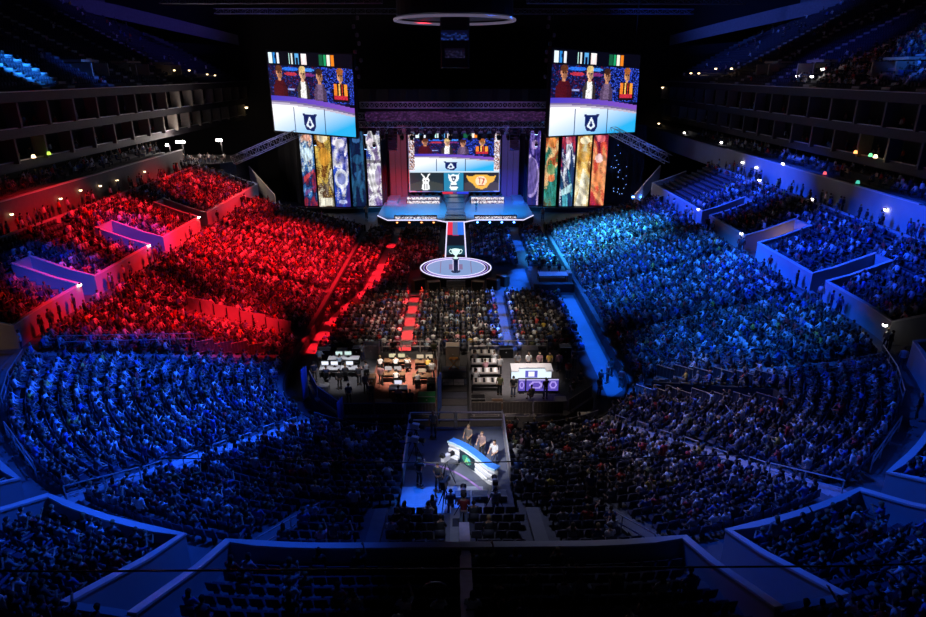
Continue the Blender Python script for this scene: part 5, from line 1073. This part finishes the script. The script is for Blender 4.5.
# ------------------------------------------------------------------ seat places
PLACES = []      # x, y, z, heading, zone, chance of a person
def put(x, y, z, hx, hy, zone, p): PLACES.append((x, y, z, math.atan2(-hx, hy), zone, p))
def blocked(x, y): return pit(x, y) or any(segdist(x, y, a, b) < (.72 if i > 1 else .95) for i, (a, b) in enumerate(AISLES))
def near_zone(x, y):
    if abs(x) < 3.6 and y < 25.5: return 'near centre'
    return 'near left stand' if x < 0 else 'near right stand'
for i, (d, z) in enumerate(LROW):
    t = TA + .3
    while t < TB - .3:
        x, y = P(t, d + .42); hx, hy = inward(t); t += .52 * step_for(t, d)
        if blocked(x, y) or not seen(x, y, z + 1, 15): continue
        if 52.2 < y < 54.7 and -25 < x < -14.5: continue
        if y > 46.5:
            zone = 'left side stand' if x < 0 else 'right side stand'; p = .985
        else:
            zone = near_zone(x, y); ph = math.degrees(math.atan2(abs(x) - 4.5, 46.5 - y))
            if x < 0: p = .86 if ph > 24 else (.52 if ph > 8 else .42)
            else: p = .88 if ph > 25 else (.7 if ph > 12 else .55)
            if abs(x) < 3.2: p = .3
        put(x, y, z, hx, hy, zone, p)
for i, (d, z) in enumerate(UROW):
    t = tY(101.6)
    while t < TEND - tY(101.6):
        x, y = P(t, d + .45); hx, hy = inward(t); tt = t; t += .53 * step_for(t, d)
        if d < SDEEP and any(a - .45 < tt < b + .45 for a, b in SLOTS): continue
        if abs((tt * 1.0) % 13.5 - 6) < .5 and y > 46: continue
        if not seen(x, y, z + 1, 15): continue
        blk = int(y / 2.6) * 7 + i // 2
        if y > 46.5:
            if x < 0: zone = 'upper left stand'; p = .85 if y > 68 else .68
            else: zone = 'upper right stand'; p = (.0 if (y > 88 and i < 9) else .86 if y > 76 else .66)
            if random.Random(blk * 31 + (x > 0)).random() < .22 and y < 76: p *= .25
        else: zone = 'bottom left section' if x < 0 else 'bottom right section'; p = .72 if abs(x) > 10 else .22
        put(x, y, z, hx, hy, zone, p)
# upper tier
for s in (-1, 1):
    for i in range(30):
        d = 33 + i * .95; z = 22.1 + i * .5; y = 42.
        while y < 140:
            y += .55
            if any(abs(y - q) < 1.1 for q in ((58, 65, 76.5, 81.5, 91, 99, 110, 121) if s < 0 else (58, 66, 71.5, 77, 88, 99, 110, 121))): continue
            if 1 < i < 6 and any(abs(y - q) < 2.6 for q in ((93, 105.5, 118) if s < 0 else (76, 93, 106))): continue
            x = s * (13.5 + d + .45)
            if seen(x, y, z + 1, 10): put(x, y, z, -s, 0, 'top tier', (.6 if y < 93 - i * .4 else .05) if s > 0 else .04)
# floor chairs
def floor_ok(x, y):
    if abs(x) > 13.4: return False
    if y < 51.6: return False
    ax = -13.0 + (y - 53) * .06 if y < 60 else (-12.6 + (y - 60) * .236 if y < 71 else -10 + (y - 71) * .04)
    if abs(x - ax) < .75: return False                                    # slanting left aisle
    if x > 11.9 and y < 68: return False                                  # right aisle
    if y < 67.5: return 4.3 < abs(x) and abs(x) > 5.35 or abs(x) < 4.1
    if y < 69.0: return x < -5.4
    if y < 82:
        if math.hypot(x, y - 75.2) < 6.0 or (abs(x) < 5.8 and y < 75): return False
        if x > 0: return (7.0 < x < 8.2 and y > 79) or (x > 9.6 and y > 77.5) or (5.0 < x < 7.4 and y > 79)
        return True
    if y > 98.5: return False
    if abs(x) < 2.1: return False
    if 8.1 < x < 9.8: return False
    return True
y = 52.0
while y < 99:
    x = -13.3
    while x < 13.4:
        if floor_ok(x, y): put(x + random.uniform(-.03, .03), y, 0, 0, 1, 'arena floor', .96)
        x += .56
    y += .92
# pale aisle floors
for nm, poly in (('left', [(-13.8, 52), (-12.2, 52), (-11.8, 60), (-9.3, 71), (-8.2, 98), (-9.8, 98), (-10.8, 71), (-13.4, 60)]), ('middle_left', [(-5.3, 51.2), (-4.2, 51.2), (-4.2, 68), (-5.3, 68)]), ('middle_right', [(4.2, 51.2), (5.3, 51.2), (5.3, 68), (4.2, 68)]),
                 ('right', [(11.9, 43.5), (13.4, 45.0), (13.4, 68), (11.9, 68)]), ('cross_right', [(4.4, 68), (8.9, 68), (8.9, 78), (9.9, 80), (9.9, 98), (8.1, 98), (8.0, 79), (6.6, 77), (6.6, 72), (4.4, 70.6)]), ('cross_left', [(-5.4, 67.4), (-2, 67.4), (-2, 68.9), (-5.4, 68.9)]), ('tunnel', [(13.6, 41.9), (15.2, 43.3), (16.4, 42.3), (15.0, 40.7)])):
    struct('floor_aisle_' + nm, MB().prism(poly, 0, .02), M_AISLE, 'pale floor strip of the %s aisle' % nm.replace('_', ' '))

# ------------------------------------------------------------------ who sits where
cams = np.array([0, 0, CAMZ]); occ = []; emp = []
for pl in PLACES:
    (occ if random.random() < pl[5] else emp).append(pl)
def depth(pl): return (np.array(pl[:3]) + (0, 0, .8) - cams) @ _fw
def inview(pl): return seen(pl[0], pl[1], pl[2] + .9, -6)
occ.sort(key=depth); emp.sort(key=depth)
near = [p for p in occ if inview(p)][:300]; nid = {id(p) for p in near}
WHERE = {'near left stand': 'in the near left stand', 'near right stand': 'in the near right stand', 'near centre': 'beside the centre stair', 'bottom left section': 'at the bottom left edge, behind the entry slots', 'bottom right section': 'at the bottom right edge, behind the entry slots'}
def sub_where(p):
    x, y, zone = p[0], p[1], p[4]
    if zone.startswith('bottom'): return '%s row behind the bottom %s parapet%s' % (ORD[max(0, min(9, int((dof(x, y) - 18.4) / .86)))], 'left' if x < 0 else 'right', ', outer' if abs(x) > 11 else '')
    d = dof(x, y); row = ORD[max(0, min(19, int((d - .8) / .8)))] + ' row'
    ph = math.degrees(math.atan2(abs(x) - 4.5, 46.5 - y)); sd = 'left' if x < 0 else 'right'
    if abs(x) < 3.4: return '%s of the centre stair, %s' % (sd, row)
    if ph < 12: return '%s %s of the commentary riser' % (row, sd)
    if ph < 27: return '%s below the %s diagonal stair' % (row, sd)
    return '%s above the %s diagonal stair' % (row, sd)
def short_where(p):
    w_ = sub_where(p)
    return w_
for p in near:
    si = rng.choice(len(SHIRTS), p=_sw); k = random.choices(['sit_lap', 'sit_forward', 'sit_clap', 'sit_phone'], (5, 3, 2, 2))[0]; lh = random.random() < .3
    st = random.random() < .05
    if st: k = 'stand_rest'
    how = {'sit_lap': 'seated', 'sit_forward': 'leaning', 'sit_clap': 'clapping', 'sit_phone': 'arm-raising', 'stand_rest': 'standing'}[k]
    person((p[0], p[1], p[2]), p[3] + random.uniform(-.25, .25), k, SHIRTS[si][1], '%s%s spectator in a %s top, %s' % ('long-haired ' if lh else '', how, SHIRTS[si][0], sub_where(p)), 'spectators in the near stands', long_hair=lh, scale=random.uniform(.93, 1.05))
# seats: template parts shared
ms_pan = MB().bbox((0, .05, .42), (.46, .40, .06), .02).mesh('seat_pan', M_SEAT); ms_back = MB().add([(-.23, -.17, .45), (.23, -.17, .45), (.23, -.13, .45), (-.23, -.13, .45), (-.21, -.27, .86), (.21, -.27, .86), (.21, -.23, .86), (-.21, -.23, .86)], [(0,3,2,1), (4,5,6,7), (0,1,5,4), (1,2,6,5), (2,3,7,6), (3,0,4,7)]).mesh('seat_back', M_SEAT)
ms_leg = MB().box((0, 0, .2), (.06, .25, .4)).mesh('pedestal', M_BLACK)
nemp = [p for p in emp if inview(p)][:300]; eid = {id(p) for p in nemp}
for p in nemp:
    e = empty('stadium_seat', (p[0], p[1], p[2]), 'empty dark folding seat, ' + sub_where(p), 'seat', 'empty seats in the near stands', p[3])
    link('seat_pan', ms_pan, e); link('seat_back', ms_back, e); link('pedestal', ms_leg, e)
# all other seats and spectators: one mass each
def mass(name, items, label, cat, m):
    """items: list of (verts, tris, colours) already placed"""
    V = np.concatenate([i[0] for i in items]); off = np.cumsum([0] + [len(i[0]) for i in items[:-1]]); T = np.concatenate([i[1] + o for i, o in zip(items, off)])
    me = bpy.data.meshes.new(name); me.vertices.add(len(V)); me.vertices.foreach_set('co', V.ravel().astype('f'))
    me.loops.add(T.size); me.loops.foreach_set('vertex_index', T.ravel().astype('i')); me.polygons.add(len(T)); me.polygons.foreach_set('loop_start', np.arange(0, T.size, 3, dtype='i'))
    if items[0][2] is not None:
        Cc = np.concatenate([i[2] for i in items]); at = me.attributes.new('col', 'FLOAT_COLOR', 'POINT'); at.data.foreach_set('color', np.concatenate([Cc, np.ones((len(Cc), 1))], 1).ravel().astype('f'))
    me.update(); me.validate(); me.materials.append(m)
    return link(name, me, label=label, cat=cat, kind='stuff')
def place(V, p, sc=1.0, jit=0.):
    a = p[3] + jit; c, s = math.cos(a), math.sin(a); Q = V * sc
    return np.stack([Q[:, 0] * c - Q[:, 1] * s + p[0], Q[:, 0] * s + Q[:, 1] * c + p[1], Q[:, 2] + p[2]], 1)
items = []; r2 = random.Random(5)
SHC = [s[1] for s in SHIRTS]
for p in occ:
    if id(p) in nid: continue
    V, T, pt = LO[r2.choices(range(6), (40, 22, 14, 16, 5, 3))[0]]
    pal = np.array([r2.choice(SKINS), SHC[rng.choice(len(SHC), p=_sw)], r2.choice(TROUS), r2.choice(HAIRS)])
    items.append((place(V, p, r2.uniform(.92, 1.08), r2.uniform(-.35, .35)), T, pal[pt]))
# standing people along the concourse ledges and club boxes
def extra(x, y, z, rz, k, shirt=None):
    V, T, pt = LO[k]; pal = np.array([r2.choice(SKINS), shirt or SHC[rng.choice(len(SHC), p=_sw)], r2.choice(TROUS), r2.choice(HAIRS)])
    items.append((place(V, (x, y, z, rz), r2.uniform(.95, 1.05)), T, pal[pt]))
for s in (-1, 1):
    for k in range(48): extra(s * (13.5 + r2.uniform(27.6, 29.4)), r2.uniform(52, 101), 9.4, s * math.pi / 2, 4)
    for k in range(150): extra(s * (13.5 + r2.choice((32.9, 33.4, 34.6))), r2.uniform(56, 125 if s > 0 else 101), 12.1, s * math.pi / 2, r2.choice((0, 1, 4)))
    for z, d in ((14.2, 35), (17.6, 34.2)):
        for k in range(70): extra(s * (13.5 + d + r2.uniform(.2, 2.5)), r2.uniform(56, 135), z, s * math.pi / 2, r2.choice((0, 0, 4)))
    for k in range(24): t = r2.uniform(tY(95), tPhi(40)); t = t if s < 0 else TEND - t; x, y = P(t, 17.6); extra(x, y, 5.4, r2.uniform(0, 6), 4)
    for k in range(26): extra(s * r2.uniform(14, 30), r2.uniform(96.5, 101), 0, r2.uniform(0, 6), 4)
mass('spectator_crowd', items, 'packed mass of spectators filling the stands and the arena floor', 'crowd', A_CROWD)
def tri(me):
    me.calc_loop_triangles(); v = np.empty(len(me.vertices) * 3); me.vertices.foreach_get('co', v); t = np.empty(len(me.loop_triangles) * 3, 'i'); me.loop_triangles.foreach_get('vertices', t); return v.reshape(-1, 3), t.reshape(-1, 3)
bx = MB().box((0, .04, .42), (.46, .40, .05)).box((0, -.2, .66), (.44, .05, .42)); bm_ = bx.mesh('s', M_SEAT); SV, ST = tri(bm_)
mass('seat_rows', [(place(SV, p), ST, None) for p in PLACES if id(p) not in eid], 'long rows of dark stadium seats and floor chairs under the crowd', 'seats', mat('seat_row_plastic', (.05, .05, .075), .5, var=.2))
print('places', len(PLACES), 'occupied', len(occ), 'empty', len(emp))

# ------------------------------------------------------------------ players, stage people, band, lamps, odds
for s, nm in ((-1, 'left'), (1, 'right')):
    for k in range(5):
        x = s * 5.9 - 2.4 + 1.2 * k
        person((x, 117.6, 1.2), math.pi, 'sit_forward', (.06, .05, .06) if s < 0 else (.1, .05, .06), 'player seated behind the %s player desk, %s from the left' % (nm, ORD[k]), 'players behind the stage desks')
        office_chair((x, 117.6, 1.2), math.pi, 'chair behind the %s player desk, %s from the left' % (nm, ORD[k]), 'chairs of the stage desks')
person((3.6, 108.6, 1.2), .4, 'stand_rest', (.03, .03, .05), 'dark figure standing on the blue stage right of the ramp')
person((-15.3, 107.2, 0), 2.6, 'stand_point', (.52, .43, .30), 'tall figure in a beige coat standing below the white and violet banner', scale=1.5)
person((14.9, 106.4, 0), 3.4, 'stand_rest', (.55, .45, .33), 'tall figure in a beige coat standing right of the stage', scale=1.4)
for k in range(14):
    x = -46 + (k % 7) * 1.35; y = 104.6 + (k // 7) * 1.5
    person((x, y, 9.8), random.uniform(-.5, .5) + math.pi, 'stand_rest' if k % 3 else 'sit_clap', (.8, .78, .76) if k % 4 else (.08, .08, .09), 'band member in %s on the far left platform, %s row, %s from the left' % ('white' if k % 4 else 'black', ['front', 'back'][k // 7], ORD[k % 7]), 'band on the far left platform')
    if k % 3 == 0: office_chair((x, y, 9.8), math.pi, 'chair of the band on the far left platform, %s row, %s from the left' % (['front', 'back'][k // 7], ORD[k % 7]), 'chairs of the band')
def flood(c, heads, label, h, base):
    e = empty('floodlight', (c[0], c[1], base), label, 'lamp', 'white floodlights on the far left platform')
    ob('mast', MB().tube([(0, 0, 0), (0, 0, h)], .06, 6), M_BLACK, e); ob('base', MB().lathe([(.4, 0), (.35, .08), (.08, .12)], n=10), M_BLACK, e)
    for i in range(heads): hd_ = ob('lamp_head', MB().bbox((i * .55 - heads * .25, -.15, h), (.5, .3, .4), .04), M_BLACK, e); ob('lamp_face', MB().box((i * .55 - heads * .25, -.32, h), (.42, .03, .32)), emat('flood_white', (1, .9, .85), 22), hd_)
    l = bpy.data.lights.new('flood_lamp', 'POINT'); l.energy = 1300; l.color = (1, .85, .78); l.shadow_soft_size = .3; o = bpy.data.objects.new('flood_lamp', l); C.objects.link(o); o.location = (c[0], c[1] - 1.0, base + h - .2)
flood((-47.3, 107.6, 0), 1, 'single white floodlight on the left of the far left platform', 2.9, 9.8); flood((-45.4, 108.4, 0), 3, 'row of three white flood heads on the far left platform', 3.3, 9.8); flood((-38.9, 108.2, 0), 2, 'pair of white flood heads on the right of the far left platform', 3.6, 9.8)
LB = [MB().lathe([(.12, 0), (.12, .06), (.06, .1)], n=8).mesh('lamp_housing', M_BLACK), MB().lathe([(.05, -.2), (.17, -.14), (.19, -.02), (.1, .0)], n=8).mesh('bulb', E_WARM), MB().lathe([(.05, -.2), (.17, -.14), (.19, -.02), (.1, .0)], n=8).mesh('bulb', E_WHITE)]
def bulb(c, label, white=False, sc=1.0):
    e = empty('wall_lamp', c, label, 'lamp', 'small lamps of the stands'); e.scale = (sc,) * 3; link('lamp_housing', LB[0], e); link('bulb', LB[2 if white else 1], e)
for i, p in enumerate([(-47.6, 114.8, 24.3), (-47.6, 121.2, 24.3), (-47.6, 129.7, 23.6), (-47.6, 133.8, 23.4)]): bulb(p, 'warm lamp in an upper tier doorway on the left, %s from the left' % ORD[i])
for i, p in enumerate([(47.6, 135.1, 23.8), (47.6, 130.7, 23.8), (47.6, 122.5, 24.6), (47.6, 115.5, 24.6), (47.6, 92.9, 23.5), (47.6, 89.0, 23.5), (47.6, 86.7, 24.4)]): bulb(p, 'warm lamp in an upper tier doorway on the right, %s from the left' % ORD[i], i > 3, 1.2)
for i, p in enumerate([(46.2, 148, 20.8), (46.2, 148, 13.1), (46.2, 133.5, 11.8), (46.2, 130.8, 12.6), (46.2, 112, 12.6), (46.2, 117, 10.3)]): bulb(p, 'small lamp on the dark far right suite wall, %s from the left' % ['first', 'second', 'third', 'fourth', 'last', 'fifth'][i], i > 1, 1.3)
bulb((-46.2, 146.7, 16.7), 'lone warm lamp on the dark wall left of the hanging screen', False, 1.8)
for i, p in enumerate([(43.2, 96, 11.3), (43.2, 91.3, 11.2), (43.3, 84.2, 12.7), (40.4, 83.9, 10.6), (43.2, 62.2, 11.1), (40.4, 70.7, 10.6)]): bulb(p, 'lamp on the right concourse wall, %s from the stage' % ORD[i], True, 1.1)
for i, p in enumerate([(-43.1, 61, 11.1), (-43.1, 69.1, 11.1), (-43.1, 73.1, 11.3), (-43.1, 77.3, 11.1), (-43.1, 81.4, 11.1), (-43.1, 89, 11.1)]): bulb(p, 'lamp on the left concourse wall, %s from the camera' % ORD[i], False, .9)
for i, p in enumerate([(-31.6, 63.4, 7.3), (-31.6, 76.9, 7.3), (-31.6, 50.6, 7.3), (31.6, 67.8, 7.3), (31.6, 81, 7.3), (30.3, 40.9, 7.3)]): bulb(p, 'bright small lamp on a stand parapet beside an entry slot, %s' % ['left, second', 'left, third', 'left, first', 'right, second', 'right, third', 'right, first'][i], True, .9)
def slot_lamp(x, y, label):
    bulb((x, y, 7.6), label, False, 1.0); l = bpy.data.lights.new('slot_lamp', 'POINT'); l.energy = 45; l.color = (1, .55, .22); l.shadow_soft_size = .2; o = bpy.data.objects.new('slot_lamp', l); C.objects.link(o); o.location = (x, y, 7.3)
for s, nm in ((-1, 'left'),):
    x, y = P(tPhi(76), 22.0); slot_lamp(x, y, 'warm lamp inside the near corner entry slot on the %s' % nm)
x, y = P(tY(65.6), 22.6); slot_lamp(-x, y, 'warm lamp inside the second entry slot on the right')
# blue effect lights beside the right banner row and on the drape
for i, (x, y, z) in enumerate(((30.0, 106, 4.2), (31.2, 106, 4.2))):
    e = empty('effect_light', (x, y, 0), 'bright blue effect light on a stand right of the banners, %s one' % ['left', 'right'][i], 'stage light', 'blue effect lights')
    ob('stand', MB().tube([(0, 0, 0), (0, 0, z - .3)], .05, 6), M_BLACK, e); ob('head', MB().bbox((0, .1, z), (.5, .4, .5), .04), M_BLACK, e); ob('lens', MB().lathe([(.05, -.05), (.22, 0), (.05, .05)], (0, -.12, z), 10), emat('lens_hot', (.2, .5, 1), 40), e)
    l = bpy.data.lights.new('effect_lamp', 'POINT'); l.energy = 1500; l.color = (.03, .15, 1); l.shadow_soft_size = .2; o = bpy.data.objects.new('effect_lamp', l); C.objects.link(o); o.location = (x, y - .6, z)
DL = MB().lathe([(.01, -.05), (.055, 0), (.01, .05)], n=6).mesh('drape_lamp', emat('pin_blue', (.3, .5, 1), 4))
for i in range(24):
    x = random.uniform(28.2, 31.5); z = random.uniform(2, 12); link('pin_light', DL, loc=(x, 116.2 + random.uniform(-.5, .5), z), label='tiny pale blue pin light on the dark drape right of the banners', cat='lamp', group='pin lights on the drape')
ob('pin_light_drape', MB().wall([(27.8 + .4 * i, 117.2 + .1 * math.sin(1.7 * i)) for i in range(18)], 0, 15, .06), M_CLOTH, label='black drape with pin lights right of the banner row', cat='drape')
# club level colour accents
for i, (x, y, z, c) in enumerate(((46.4, 74.2, 14.95, E_ORANGE), (46.4, 71.4, 14.95, emat('sign_green', (.2, 1, .4), 1.6)), (46.2, 70.2, 14.95, E_WARM), (-46.4, 74.1, 14.95, emat('sign_lime', (.6, 1, .1), 1.6)), (-46.4, 71.3, 14.95, E_WARM), (43.6, 74.7, 12.47, emat('sign_red', (1, .12, .15), 1.2)), (43.6, 68.2, 12.47, emat('sign_teal', (.1, .8, .6), .8)))):
    e = empty('table_lamp', (x, y, z), '%s table lamp on the %s ledge' % (['orange', 'green', 'warm white', 'lime', 'warm', 'red', 'teal'][i], ['right suite', 'right suite', 'right suite', 'left suite', 'left suite', 'right concourse', 'right concourse'][i]), 'lamp', 'ledge lamps')
    ob('base', MB().lathe([(.12, 0), (.1, .04), (.02, .06), (.02, .2)], n=8), M_BLACK, e); ob('shade', MB().lathe([(.22, .18), (.14, .5)], n=10), c, e)
# overhead cables
ob('overhead_cable', MB().tube([(-30, 12.5, 12.9), (-10, 12.5, 12.35), (10, 12.5, 12.3), (30, 12.5, 12.9)], .028, 5), M_BLACK, label='dark overhead cable crossing low above the near rows', cat='cable')
ob('overhead_cable', MB().tube([(-14, 26, 6.6), (0, 26, 6.2), (14, 26, 6.6)], .03, 5), M_BLACK, label='dark overhead cable crossing the commentary riser', cat='cable')
print('all done')
